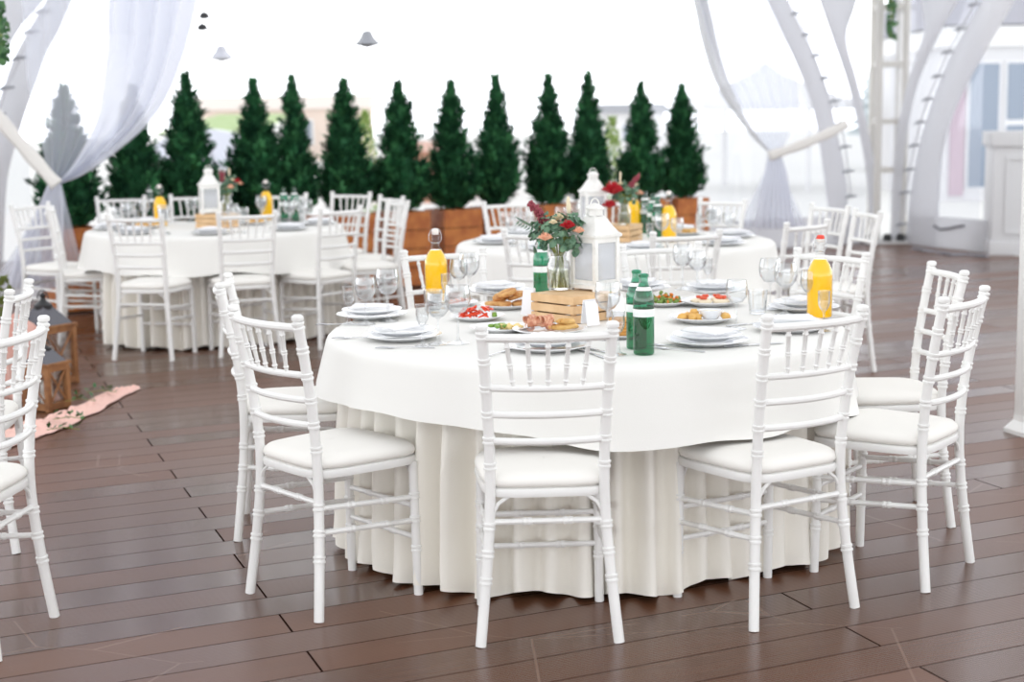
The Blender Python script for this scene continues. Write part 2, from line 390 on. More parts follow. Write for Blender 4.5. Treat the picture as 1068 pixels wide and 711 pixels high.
# neighbouring things outside: pavilion, house, lawn, low buildings, car, trees
lawn = M('lawn_grass', (.42,.56,.26), .9, var=((.48,.60,.32), 3))
m = MB().add([(-11.5,50,-.1),(-8.2,50,-.1),(-8.2,50,1.15),(-11.5,50,1.15),(-11.5,62,1.8),(-8.2,62,1.8),(-11.5,62,-.1),(-8.2,62,-.1)], [(3,2,5,4)])
tag(m.build('lawn', lawn, smooth=0), '', '', kind='structure')
m = MB().add([(-11.5,50,-.1),(-8.2,50,-.1),(-8.2,50,1.15),(-11.5,50,1.15),(-11.5,62,1.8),(-8.2,62,1.8),(-11.5,62,-.1),(-8.2,62,-.1)], [(0,1,2,3),(1,7,5,2),(6,0,3,4),(7,6,4,5),(6,7,1,0)])
struct(m.build('retaining_wall', concrete, smooth=0))
def building(name, label, cx, Y, w, h, col, roofcol, wins, rh=.8, rz=0):
    t = thing(name, label, 'building', (cx, Y, -.13), rz); wm = M(name+'_wall', col, .9); rm = M(name+'_roof', roofcol, .9)
    MB().box((-w/2, 0, 0), (w/2, 6, h)).build('wall', wm, t)
    m = MB(); a = w/2+.3
    m.add([(-a,-.3,h),(a,-.3,h),(a,6.3,h),(-a,6.3,h),(-a,3,h+rh),(a,3,h+rh)], [(0,1,5,4),(2,3,4,5),(0,4,3),(1,2,5),(3,2,1,0)])
    m.build('roof', rm, t, smooth=0)
    for (x, z, ww, hh) in wins:
        f = MB().box((x-ww/2-.08,-.06,z-.08),(x+ww/2+.08,-.001,z+hh+.08)).build('window', M(name+'_frame', (.85,.85,.85), .5), t, smooth=0)
        MB().box((x-ww/2,-.075,z),(x+ww/2,-.061,z+hh)).build('pane', M(name+'_pane', (.36,.40,.48), .2), f, smooth=0)
    return t
building('house', 'low peach house far behind the conifers left of centre', -9.6, 64, 7, 2.1, (.80,.68,.60), (.82,.74,.68), [(-2,.7,1,.9),(1,.7,1,.9)], rh=.6)
building('house', 'low terracotta shed glimpsed between the middle conifers', -1.75, 30, .7, 1.0, (.62,.36,.26), (.66,.42,.34), [(0,.4,.25,.25)], rh=.15)
building('house', 'grey roofed building far behind between the conifers right of centre', 4.6, 58, 2.4, 1.75, (.80,.79,.79), (.36,.37,.40), [(0,.7,.7,.6)], rh=.35)
# white pavilion on the right
t = thing('guest_house', 'white house with tall blue-grey windows seen through the right tent window', 'house', (8.9, 28, -.13)); hw = M('house_white', (.74,.74,.76), .8); hg = M('house_glass', (.25,.30,.38), .1)
MB().box((-1.0, 0, 0), (5, 5, 3.1)).build('wall', hw, t, smooth=0)
MB().box((-1.15,-.25,2.75),(5.2,5.2,3.1)).build('fascia', M('house_fascia', (.86,.86,.86), .7), t, smooth=0)
MB().add([(-1.2,-.3,3.12),(5.2,-.3,3.12),(5.2,2.5,4.3),(-1.2,2.5,4.3),(5.2,5.3,3.12),(-1.2,5.3,3.12)], [(0,1,2,3),(3,2,4,5),(0,3,5),(1,4,2)]).build('roof', M('house_roof', (.42,.42,.47), .8), t, smooth=0)
for (x0, x1, z0, z1) in ((-.62,-.1,.25,2.45),(.05,.42,.25,1.35),(.05,.42,1.45,2.45),(.62,1.25,1.3,2.35)):
    f = MB().box((x0-.05,-.05,z0-.05),(x1+.05,-.002,z1+.05)).build('window', M('house_frame', (.82,.82,.84), .6), t, smooth=0)
    MB().box((x0,-.07,z0),(x1,-.051,z1)).build('pane', hg, f, smooth=0)
MB().box((-.95,-.06,.1),(-.7,-.002,2.2)).build('door', M('house_door', (.52,.40,.47), .6), t, smooth=0)
t = thing('garden_pavilion', 'pale pavilion canopy seen through the voile curtain right of centre', 'pavilion', (5.6, 34, -.13))
MB().lathe([(2.1,1.7),(2.15,1.85),(1.2,2.1),(.35,2.5),(0,2.75)], 8, rot=.4).build('canopy', M('canopy_white', (.86,.86,.87), .8), t)
for k in range(4): MB().sweep([(1.7*math.cos(k*PI/2+.4),1.7*math.sin(k*PI/2+.4),0),(1.7*math.cos(k*PI/2+.4),1.7*math.sin(k*PI/2+.4),1.8)], .05).build('post', M('post_grey', (.82,.82,.83), .7), t)
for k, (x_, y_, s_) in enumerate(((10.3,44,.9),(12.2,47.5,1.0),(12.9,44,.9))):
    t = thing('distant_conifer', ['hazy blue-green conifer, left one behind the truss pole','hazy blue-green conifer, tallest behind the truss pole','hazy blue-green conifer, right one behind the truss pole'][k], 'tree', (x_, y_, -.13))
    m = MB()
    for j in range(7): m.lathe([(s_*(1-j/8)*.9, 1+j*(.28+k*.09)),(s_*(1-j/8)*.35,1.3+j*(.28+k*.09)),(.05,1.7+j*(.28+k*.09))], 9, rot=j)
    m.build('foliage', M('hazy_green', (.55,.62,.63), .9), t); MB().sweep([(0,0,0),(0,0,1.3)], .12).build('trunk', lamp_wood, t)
# car-like parked vehicle left behind the conifers
t = thing('parked_car', 'small pale grey car parked beyond the left conifers', 'car', (-8.6, 44, -.10), .1); cp = M('car_paint', (.58,.60,.68), .3)
MB().grid(lambda u, v: (-2+4*u, [-.85,-.85,-.75,.75,.85,.85][round(v*5)], [.3,.8,.8+.6*max(0,math.sin(PI*min(1,max(0,(u-.15)/.7))))**.5,.8+.6*max(0,math.sin(PI*min(1,max(0,(u-.15)/.7))))**.5,.8,.3][round(v*5)]), 16, 5).build('body', cp, t)
for x_ in (-1.3, 1.3):
    for y_ in (-.8, .8): MB().lathe([(0,-.1),(.32,-.1),(.32,.1),(0,.1)], 14, Matrix.Translation((x_, y_, .32)) @ Matrix.Rotation(PI/2, 4, 'X')).build('wheel', black_iron, t)

# ------------------------------------------------------------------ thujas and planters
TG = [M('thuja_foliage', (.008,.045,.022), .7, .15, var=((.035,.14,.06), 8)), M('thuja_tip', (.09,.30,.12), .7, .2, var=((.03,.15,.06), 9))]
trunk_m = M('bark', (.10,.06,.04), .9)
def thuja_mesh(seed, h, wid):
    rnd = random.Random(seed); m = MB()
    prof = lambda t: wid*(math.sin(min(1, (t+.05)*3.4)*PI/2)**.6)*(1-t)**.92*(1+.10*math.sin(seed+t*9)+.06*math.sin(seed*2+t*23))*1.04
    m.grid(lambda u, v: (prof(v)*.72*math.cos(2*PI*u)*(1+.18*math.sin(5*2*PI*u+v*20)), prof(v)*.72*math.sin(2*PI*u)*(1+.18*math.sin(5*2*PI*u+v*20)), v*h*.96), 20, 16, closed=True)
    for i in range(560):
        t = rnd.random()**1.15; a = rnd.random()*2*PI; r = prof(t)*(.70+.36*rnd.random()**2); z = t*h*.97
        c = Vector((r*math.cos(a), r*math.sin(a), z)); out = Vector((math.cos(a), math.sin(a), 0))
        ax = (out*(.55 if t < .9 else .15)+Vector((0,0,1))+Vector((rnd.uniform(-.3,.3), rnd.uniform(-.3,.3), 0))).normalized()
        L = .085*(1.2-t*.55)*rnd.uniform(.8,1.4); side = ax.cross(out).normalized() if ax.cross(out).length > .01 else Vector((1,0,0))
        nrm = side.cross(ax)
        m.mi = 1 if rnd.random() < .34 else 0
        for k in range(13):
            b = c+ax*L*(k/11-.25); sgn = (k % 2)*2-1; tip = b+(ax*.75+side*sgn*.62+nrm*rnd.uniform(-.55,.55))*L*rnd.uniform(.45,.75)
            wv = (side*.35*sgn+nrm*rnd.uniform(.2,.6)).cross(tip-b).normalized()*L*.13
            q = b.lerp(tip, .5)
            m.add([b, q+wv, tip, q-wv], [(0,1,2,3)])
        m.mi = 0
    me = m.build('foliage', TG, smooth=0); me.hide_render = False
    return me
TREES = [(66,98),(137,98),(193,86),(264,91),(304,87),(358,91),(415,94),(470,92),(517,86),(572,86),(613,83),(668,94),(711,95)]
TPL = ((-3.4, 12.35), (.861, .508))
PLH = .68
meshes = []
TLBL = ['behind the sheer curtain at far left', 'just right of the left curtain edge', 'behind the small lantern of the left table', 'pointed crown, left of the narrowest one', 'narrowest crown, behind the left table bottles',
        'loose crown with forked top', 'in the gap between the left and middle tables', 'behind the tall juice bottle of the main table', 'slim upright, left of the flower bouquet', 'pointed, behind the flower bouquet', 'brighter green, directly behind the white lantern',
        'behind the far juice bottles', 'rightmost of the row beside the open white gap']
for i, (px, py) in enumerate(TREES):
    top = W(px, py, plane=TPL); base = Vector((top.x, top.y, 0)); h = top.z-PLH+.04
    rnd = random.Random(i)
    wid = (.25,.24,.26,.265,.215,.25,.265,.255,.235,.25,.225,.24,.24)[i]
    t = thing('thuja', 'dark green thuja in a wooden planter, '+TLBL[i], 'tree', base+Vector((0,0,PLH-.05)), 0)
    if i < 5: f = thuja_mesh(i*3+1, 1.25, .215); meshes.append(f.data); f.parent = t
    else:
        f = bpy.data.objects.new('foliage', meshes[(i*2) % 5]); COL.objects.link(f); f.parent = t
    f.scale = (wid/.215*(.95+.1*rnd.random()),)*2+(h/1.25,); f.rotation_euler.z = i*1.3; f.location.z = .06
    MB().sweep([(0,0,-.0),(0.01,0,.3)], .022, 8).build('trunk', trunk_m, t)
    # planter
    ang = math.atan2(.508, .861)
    p = thing('planter_box', 'orange-brown slatted wooden planter under the thuja, '+TLBL[i], 'planter', base, ang)
    hw2 = .195 if i not in (3,4,9,10) else .16
    MB().box((-hw2+.03,-hw2+.03,.03),(hw2-.03,hw2-.03,PLH-.05)).build('soil', M('soil', (.05,.03,.02), .9), p, smooth=0)
    for k in range(4):
        z0 = .02+k*(PLH-.02)/4; z1 = z0+(PLH-.02)/4-.008
        for (x0,y0,x1,y1) in ((-hw2,-hw2,hw2,-hw2+.022),(-hw2,hw2-.022,hw2,hw2),(-hw2,-hw2+.022,-hw2+.022,hw2-.022),(hw2-.022,-hw2+.022,hw2,hw2-.022)):
            MB().box((x0,y0,z0),(x1,y1,z1)).build('board', planter_m, p, smooth=0)
# yellow-green shrubs glimpsed between the thujas
for (px, py, lab) in ((380,105,'yellow-green slender shrub glimpsed between the middle thujas'), (638,112,'light green slender shrub glimpsed right of the white lantern')):
    q = W(px, py, Y=17.5); m = MB(); rnd = random.Random(px)
    for k in range(700):
        t_ = rnd.random(); a = rnd.random()*6.28; r = .22*(1-t_)**.8+.02; b = Vector((r*math.cos(a), r*math.sin(a), .1+t_*(q.z-.1)))
        d = Vector((rnd.uniform(-1,1), rnd.uniform(-1,1), 1))*.05; s_ = Vector((rnd.uniform(-1,1), rnd.uniform(-1,1), 0))*.02
        m.add([b-s_, b+s_, b+d+s_*.3, b+d-s_*.3], [(0,1,2,3)])
    t = thing('shrub', lab, 'shrub', (q.x, q.y, -.13)); m.build('foliage', M('lime_leaf', (.30,.42,.12), .8), t, smooth=0); MB().sweep([(0,0,0),(0,0,.6)], .02).build('stem', trunk_m, t)

# ------------------------------------------------------------------ curtains
def curtain(name, label, left, right, Y, parts_low, strap, folded=True, ztop=4.2, pleats=9, seed=0, hem_label=None):
    t = thing(name, label, 'curtain'); 
    L = [W(a, b, Y=Y) for a, b in left]; Rr = [W(a, b, Y=Y) for a, b in right]
    L.insert(0, L[0]+(L[0]-L[1])*((ztop-L[0].z)/(L[0]-L[1]).z)); Rr.insert(0, Rr[0]+(Rr[0]-Rr[1])*((ztop-Rr[0].z)/max(.3,(Rr[0]-Rr[1]).z)))
    def interp(P, v):
        x = v*(len(P)-1); i = min(int(x), len(P)-2); tt = x-i
        p0, p1, p2, p3 = P[max(i-1,0)], P[i], P[i+1], P[min(i+2,len(P)-1)]
        return .5*((2*p1)+(-p0+p2)*tt+(2*p0-5*p1+4*p2-p3)*tt*tt+(-p0+3*p1-3*p2+p3)*tt**3)
    def fn(u, v):
        a = interp(L, v); b = interp(Rr, v); p = a.lerp(b, u)
        amp = .03+.05*(1-v); p = p+Vector((0, amp*math.sin(u*pleats*2*PI+seed+3*v*math.sin(seed+u*3)), 0)); return p
    MB().grid(fn, pleats*10, 36).build('sheer_panel', sheer, t, smooth=80)
    if folded:   # heavier rolled hem along the free edge
        wd_ = folded
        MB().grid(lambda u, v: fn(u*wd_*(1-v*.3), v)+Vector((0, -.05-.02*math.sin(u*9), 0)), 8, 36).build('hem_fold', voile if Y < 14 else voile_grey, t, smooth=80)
    m = MB()
    PL = [W(a, b, Y=Y) for a, b in parts_low[0]]; PR = [W(a, b, Y=Y) for a, b in parts_low[1]]
    def fn2(u, v):
        a = interp(PL, v); b = interp(PR, v); p = a.lerp(b, u); w = (b-a).length
        return p+Vector((0, min(.06, w*.12)*math.sin(u*7*2*PI)-math.sin(PI*u)*w*.2, 0))
    m.grid(fn2, 70, 24).build('gathered_tail', voile, t, smooth=80)
    m = MB(); c0 = PL[0].lerp(PR[0], .5)
    for sg in (-1, 1):
        q0 = (PL if sg < 0 else PR); m.grid(lambda u, v: c0.lerp(q0[-1]+Vector((sg*u*.16, 0, 0)), v)+Vector((0, .10+.03*math.sin(u*14), -.0)), 16, 12)
    m.build('sheer_tail', sheer, t, smooth=80)
    S = [W(a, b, Y=Y-.12) for a, b in strap]; m = MB()
    for i in range(len(S)-1):
        pass
    hgt = Vector((0,0,1))
    def fs(u, v):
        p = interp(S, u); q = interp(S, min(1, u+.02)) if u < .98 else p+(p-interp(S, u-.02)); d = (q-p).normalized(); nn = Vector((-d.z, 0, d.x)).normalized()
        return p+nn*(v-.5)*.10*(1+.1*math.sin(u*20))
    m.grid(fs, 20, 3); o = m.build('tie_band', strap_m, t, smooth=80)
    md = o.modifiers.new('thickness', 'SOLIDIFY'); md.thickness = .012
    return t
curtain('curtain', 'sheer white curtain on the left tied back beside the left table',
        [(205,0),(196,40),(180,88),(158,125),(122,158),(88,182),(63,192)], [(20,0),(24,40),(28,85),(36,120),(44,150),(50,175),(53,186)], 11.6,
        ([(52,186),(40,215),(22,250),(6,300)], [(64,192),(66,215),(66,250),(64,300)]), [(-30,85),(0,125),(30,160),(59,193)], folded=.52, pleats=8, seed=1)
curtain('curtain', 'sheer white curtain on the right tied back in front of the curved tent band',
        [(722,0),(731,42),(744,82),(763,115),(784,142),(803,160)], [(800,0),(818,42),(830,82),(832,115),(822,142),(812,162)], 16.6,
        ([(801,160),(797,180),(793,200),(789,222),(787,238)], [(815,162),(821,180),(824,200),(827,222),(829,238)]), [(802,163),(830,153),(862,140),(884,128)], folded=.20, pleats=6, seed=4)

# hanging ornaments
def ornament(px, py, Y, kind, lab):
    p = W(px, py, Y=Y); t = thing('hanging_ornament', lab, 'ornament', p)
    MB().sweep([(0,0,.0),(0,0,4-p.z)], .0012, 5).build('wire', white_paint, t)
    if kind == 0: MB().lathe([(0,-.03),(.045,-.02),(.03,.015),(0,.03)], 7).build('drop', black_iron, t)
    else: MB().lathe([(0,-.055),(.10,-.03),(.055,.02),(.03,.07),(0,.075)], 6).build('drop', M('grey_crystal'+str(px), (.30,.31,.34) if kind == 1 else (.60,.61,.66), .3), t, smooth=0)
ornament(213,16,12,0,'upper small dark ornament hanging above the left thujas'); ornament(211,28,12,0,'lower small dark ornament hanging above the left thujas')
ornament(383,42,12,1,'grey faceted ornament hanging high over the middle thujas'); ornament(231,57,12.5,2,'pale faceted ornament hanging near the left curtain')

# ivy garlands
def garland(name, lab, pts, Y, spread, n, sz=.04, seed=2):
    P = [W(a, b, Y=Y) for a, b in pts]; P.insert(0, P[0]+Vector((0,0,1.1))); rnd = random.Random(seed)
    t = thing(name, lab, 'garland', P[0]); o = P[0].copy()
    MB().sweep([p-o for p in P], .008, 5).build('vine', stem_m, t); m = MB()
    for k in range(n):
        x = rnd.random()*(len(P)-1); i = min(int(x), len(P)-2); c = P[i].lerp(P[i+1], x-i)-o+Vector((rnd.uniform(-1,1), rnd.uniform(-1,1), rnd.uniform(-.5,.5)))*spread
        d = Vector((rnd.uniform(-1,1), rnd.uniform(-.6,.3), -1)).normalized()*sz*rnd.uniform(.7,1.3); s_ = d.cross(Vector((rnd.uniform(-.5,.5), 1, 0))).normalized()*sz*.5
        m.add([c, c+d*.4+s_, c+d, c+d*.4-s_, c-d*.1+s_*.9, c-d*.1-s_*.9], [(0,4,1,2),(0,2,3,5)])
    m.build('leaves', leaf_ivy, t, smooth=0)
garland('ivy_garland', 'green ivy garland hanging at the top left corner', [(-3,0),(1,35),(0,64)], 9, .035, 130, .032, 3)
garland('ivy_garland', 'green ivy garland hanging down inside the truss pole', [(930,0),(930,20),(929,38)], 17.3, .045, 90, .045, 5)

# white post near right edge and white panelled counter
p0 = W(1064.5, 452, z=0); t = thing('tent_post', 'white post rising at the right edge of the photo', 'post', (p0.x+.04, p0.y, 0), .3)
MB().box((-.05,-.05,.02),(.05,.05,3.2)).build('shaft', white_paint, t, bevel=.006); MB().lathe([(.115,0),(.115,.02),(.075,.06),(.06,.16)], 4, rot=PI/4).build('base', white_paint, t, smooth=20)
p0 = W(1038, 267, z=0); t = thing('bar_counter', 'white panelled counter standing at the far right', 'counter', (p0.x+.75, p0.y+.3, 0), -.15)
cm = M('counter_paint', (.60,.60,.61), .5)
MB().box((-.72,-.3,.0),(.8,.3,1.12)).build('body', cm, t, bevel=.004); MB().box((-.75,-.34,1.12),(.83,.34,1.27)).build('top', cm, t, bevel=.006); MB().box((-.74,-.32,0),(.82,.32,.14)).build('plinth', cm, t, bevel=.004)
for x_ in (-.6, .15):
    for (a,b,c,d) in ((x_,.22,x_+.55,.26),(x_,.98,x_+.55,1.02),(x_,.26,x_+.04,.98),(x_+.51,.26,x_+.55,.98)): MB().box((a,-.318,b),(c,-.298,d)).build('panel_moulding', cm, t, smooth=0)
# cables lying at the tent foot
q = [W(a, b, z=.004+(.02 if i % 2 else .0)) for i, (a, b) in enumerate(((952,259),(964,261),(977,263),(992,265),(1010,266),(1030,267)))]
tag(MB().sweep(q, .016, 6).build('power_cable', M('grey_cable', (.25,.25,.28), .5)), 'grey power cable lying along the foot of the right tent wall', 'cable')
q = [W(a, b, plane=PLR)+Vector((-.07,-.03,0)) for a, b in ((980,235),(986,239),(995,238),(1004,236),(1011,235))]
tag(MB().sweep(q, .016, 6).build('door_strap', M('dark_strap', (.16,.16,.18), .5)), 'dark strap sagging across the white skirting of the right tent wall', 'strap')

# ------------------------------------------------------------------ chairs
def cat(P, t):
    i = min(max(int(t), 0), len(P)-2); u = t-i
    p0, p1, p2, p3 = P[max(i-1,0)], P[i], P[i+1], P[min(i+2,len(P)-1)]
    return .5*((2*p1)+(-p0+p2)*u+(2*p0-5*p1+4*p2-p3)*u*u+(-p0+3*p1-3*p2+p3)*u**3)
ZP = [Vector(q) for q in ((.197,-.032,0),(.181,-.014,.16),(.167,0,.32),(.161,.004,.46),(.164,-.008,.62),(.172,-.034,.78),(.181,-.062,.915))]
def post_at(z, s=1):
    lo, hi = 0.0, len(ZP)-1.0
    for _ in range(30):
        mid = (lo+hi)/2
        if cat(ZP, mid).z < z: lo = mid
        else: hi = mid
    p = cat(ZP, lo); return Vector((p.x*s, p.y, p.z))
def turned(m, pf, z0, z1, r, nodes, n=12, ends=(1,1)):
    """rod following pf(t) from z0..z1 with doubled rings at nodes"""
    st = []
    N = 14
    for k in range(N+1): st.append((z0+(z1-z0)*k/N, r))
    for c in nodes:
        for d, f in ((-.011,1),(-.0095,1.22),(-.0045,1.22),(-.0025,1.06),(0.,1.06),(.0025,1.06),(.0045,1.22),(.0095,1.22),(.011,1)): st.append((c+d, r*f))
    st.sort(); out = []
    for z, rr in st:
        if out and abs(z-out[-1][0]) < 1e-4: continue
        if rr == r and any(abs(z-c) < .0112 and abs(abs(z-c)-.011) > 1e-5 for c in nodes): continue
        out.append((z, rr))
    m.sweep([pf(z) for z, _ in out], [q for _, q in out], n)
    return m
def make_chair():
    t = thing('chiavari_chair', 'white chair', 'chair'); wp = white_paint
    rings = (.105+.08, .262, .34, .514, .59, .665, .74, .818, .893)
    for s in (-1, 1):
        m = MB(); turned(m, lambda z: post_at(z, s), 0, .905, .0155, rings)
        e_ = post_at(.905, s)
        m.lathe([(.0155,-.012),(.011,-.004),(.011,.001),(.017,.004),(.0185,.010),(.0175,.016),(.011,.021),(0,.022)], 14, Matrix.Translation(e_))
        m.build('back_post', wp, t)
        fl_ = lambda z: Vector((s*(.182-.004*z/.43), .352-.008*z/.43, z))
        m = MB(); turned(m, fl_, 0, .43, .0145, (.15,.245,.32)); m.build('leg', wp, t)
    # seat frame and cushion
    def outline(k, n, e_=0):
        a = 2*PI*k/n; c, s_ = math.cos(a), math.sin(a)
        x = math.copysign(abs(c)**.42, c); y = math.copysign(abs(s_)**.42, s_)
        half = .178+.026*((y+1)/2)
        return (half+e_)*x, .185+(.197+e_)*y
    n = 56; m = MB(); prof = [(-.008,.422),(.000,.424),(.003,.435),(.0,.447),(-.006,.449),(-.05,.449)]
    m.grid(lambda u, v: Vector((*outline(u*n, n, prof[round(v*5)][0]), prof[round(v*5)][1])), n, 5, closed=True)
    m.add([Vector((*outline(k, n, -.008), .422)) for k in range(n)], [tuple(range(n))[::-1]]); m.build('seat_frame', wp, t)
    prof = [(-.02,.447),(-.004,.452),(.002,.462),(-.001,.474),(-.012,.485),(-.04,.493),(-.09,.498),(-.14,.500),(-.18,.500)]
    m = MB(); m.grid(lambda u, v: Vector((*outline(u*n, n, prof[round(v*8)][0]), prof[round(v*8)][1])), n, 8, closed=True)
    m.add([Vector((*outline(k, n, -.18), .500)) for k in range(n)], [tuple(range(n))]); m.build('seat', cushion_m, t, smooth=60)
    # back rails, bowed backwards
    def rail(z, r=.0105, bow=.032, nodes=()):
        a, b = post_at(z, -1), post_at(z, 1)
        f = lambda x: a.lerp(b, x)+Vector((0, -bow*(1-(2*x-1)**2), 0))
        m = MB(); st = sorted({k/16 for k in range(17)}); P_ = [(x, r) for x in st]
        for c in nodes:
            P_ = [(x, q) for x, q in P_ if abs(x-c) > .035]
            P_ += [(c-.03,r),(c-.024,r*1.25),(c-.008,r*1.25),(c,r*1.05),(c+.008,r*1.25),(c+.024,r*1.25),(c+.03,r)]
        P_.sort(); m.sweep([f(x) for x, _ in P_], [q for _, q in P_], 10)
        return m.build('back_rail', wp, t), f
    _, ft = rail(.886, .0125); _, fb = rail(.742, .0105); rail(.665); rail(.588)
    for k in range(5):
        x = (k+1)/6; a = fb(.08+.84*x); b = ft(.02+.96*x); m = MB()
        turned(m, lambda z: a.lerp(b, z), 0, 1, .0068, (), 8)
        m2 = MB(); pts = []; 
        for q, rr in ((0,.006),(.12,.006),(.15,.0095),(.18,.006),(.40,.0068),(.42,.010),(.45,.0075),(.48,.010),(.50,.0068),(.80,.0068),(.83,.0098),(.86,.0068),(1,.0068)): pts.append((a.lerp(b, q), rr))
        m2.sweep([q for q, _ in pts], [q for _, q in pts], 8); m2.build('spindle', wp, t)
    def st(a, b, r=.0088):
        a, b = Vector(a), Vector(b); P_ = []
        for q, f in ((0,1),(.28,1),(.29,1.3),(.315,1.3),(.325,1.05),(.335,1.3),(.36,1.3),(.37,1),(.63,1),(.64,1.3),(.665,1.3),(.675,1.05),(.685,1.3),(.71,1.3),(.72,1),(1,1)): P_.append((a.lerp(b, q), r*f))
        MB().sweep([q for q, _ in P_], [q for _, q in P_], 8).build('stretcher', wp, t)
    for s in (-1, 1):
        for zr, zf in ((.335,.315),(.262,.24)): st(post_at(zr, s), (s*.179,.346,zf))
    for z in (.285,.185): st((-.18,.348,z), (.18,.348,z))
    st(post_at(.352,-1), post_at(.352,1))
    for s in (-1, 1):
        p = post_at(.36, s)
        MB().sweep([p, p+Vector((-s*.025,.0,.045)), p+Vector((-s*.055,.0,.066))], .006, 6).build('corner_brace', wp, t)
        MB().sweep([(s*.178,.345,.36),(s*.155,.345,.405),(s*.125,.345,.426)], .006, 6).build('corner_brace', wp, t)
    return t
chair = make_chair()
CH = [  # x, y, rot, label
(.094,4.236,2.9,'white chair front centre, its back squarely to the camera'),
(-.692,4.601,-49.5,'white chair at the front left of the main table, seat turned right'),
(-.977,5.543,-84.5,'white chair left of the main table, seen edge-on behind the front left one'),
(.84,4.421,31,'white chair at the front right of the main table, back half over the cloth'),
(1.367,4.81,53.7,'white chair at the right of the main table, nearer of the overlapping pair'),
(1.53,5.582,92.8,'white chair at the right of the main table, farther of the overlapping pair'),
(1.27,6.28,128,'white chair behind the juice bottle on the right of the main table'),
(-.27,6.62,201.5,'white chair behind the tall juice bottle on the left of the main table'),
(.68,6.74,195.9,'white chair directly behind the main table, right of the white lantern'),
(-1.46,4.33,83,'white chair cut by the left edge, nearer of the two'),
(-1.80,5.42,97,'white chair cut by the left edge, farther of the two'),
(-2.32,9.63,-12.3,'white chair at the left rear table, left one of the three backs facing the camera'),
(-1.68,9.78,22,'white chair at the left rear table, middle one of the three backs facing the camera'),
(-1.15,10.12,50,'white chair at the left rear table, right one of the three backs facing the camera'),
(-1.28,12.13,151,'white chair behind the left rear table, rightmost against the thujas'),
(-1.79,12.12,165,'white chair behind the left rear table, behind the green bottles'),
(-3.02,12.0,195,'white chair behind the left rear table, leftmost against the thujas'),
(-2.5,12.15,180,'white chair behind the left rear table, hidden partly by its lantern'),
(-.84,10.85,115,'white chair right of the left rear table, nearer one seen from the side'),
(-.93,11.45,122,'white chair right of the left rear table, farther one seen from the side'),
(-3.08,10.55,-78,'white chair left of the left rear table, nearer one facing right'),
(-3.42,11.15,-118,'white chair left of the left rear table, farther one beside the curtain'),
(.16,7.8,-20.3,'white chair at the middle rear table, back seen left of the bouquet'),
(.84,7.58,20.3,'white chair at the middle rear table, back seen right of the white lantern'),
(1.52,8.14,43.8,'white chair at the middle rear table, back turned towards the right bottle'),
(.01,10.45,209.6,'white chair behind the middle rear table in front of the orange planters'),
(.66,10.45,188,'white chair behind the middle rear table between lantern and far juice bottles'),
(1.39,10.35,137.9,'white chair behind the middle rear table beside the last planter'),
(1.93,9.54,115.3,'white chair right of the middle rear table, farther one in front of the tent band'),
(2.02,8.95,100,'white chair right of the middle rear table, nearer one in front of the tent band'),
]
for x, y, r_, lab in CH: place(chair, (x, y, 0), R(r_), lab, 'white chiavari chairs around the tables')

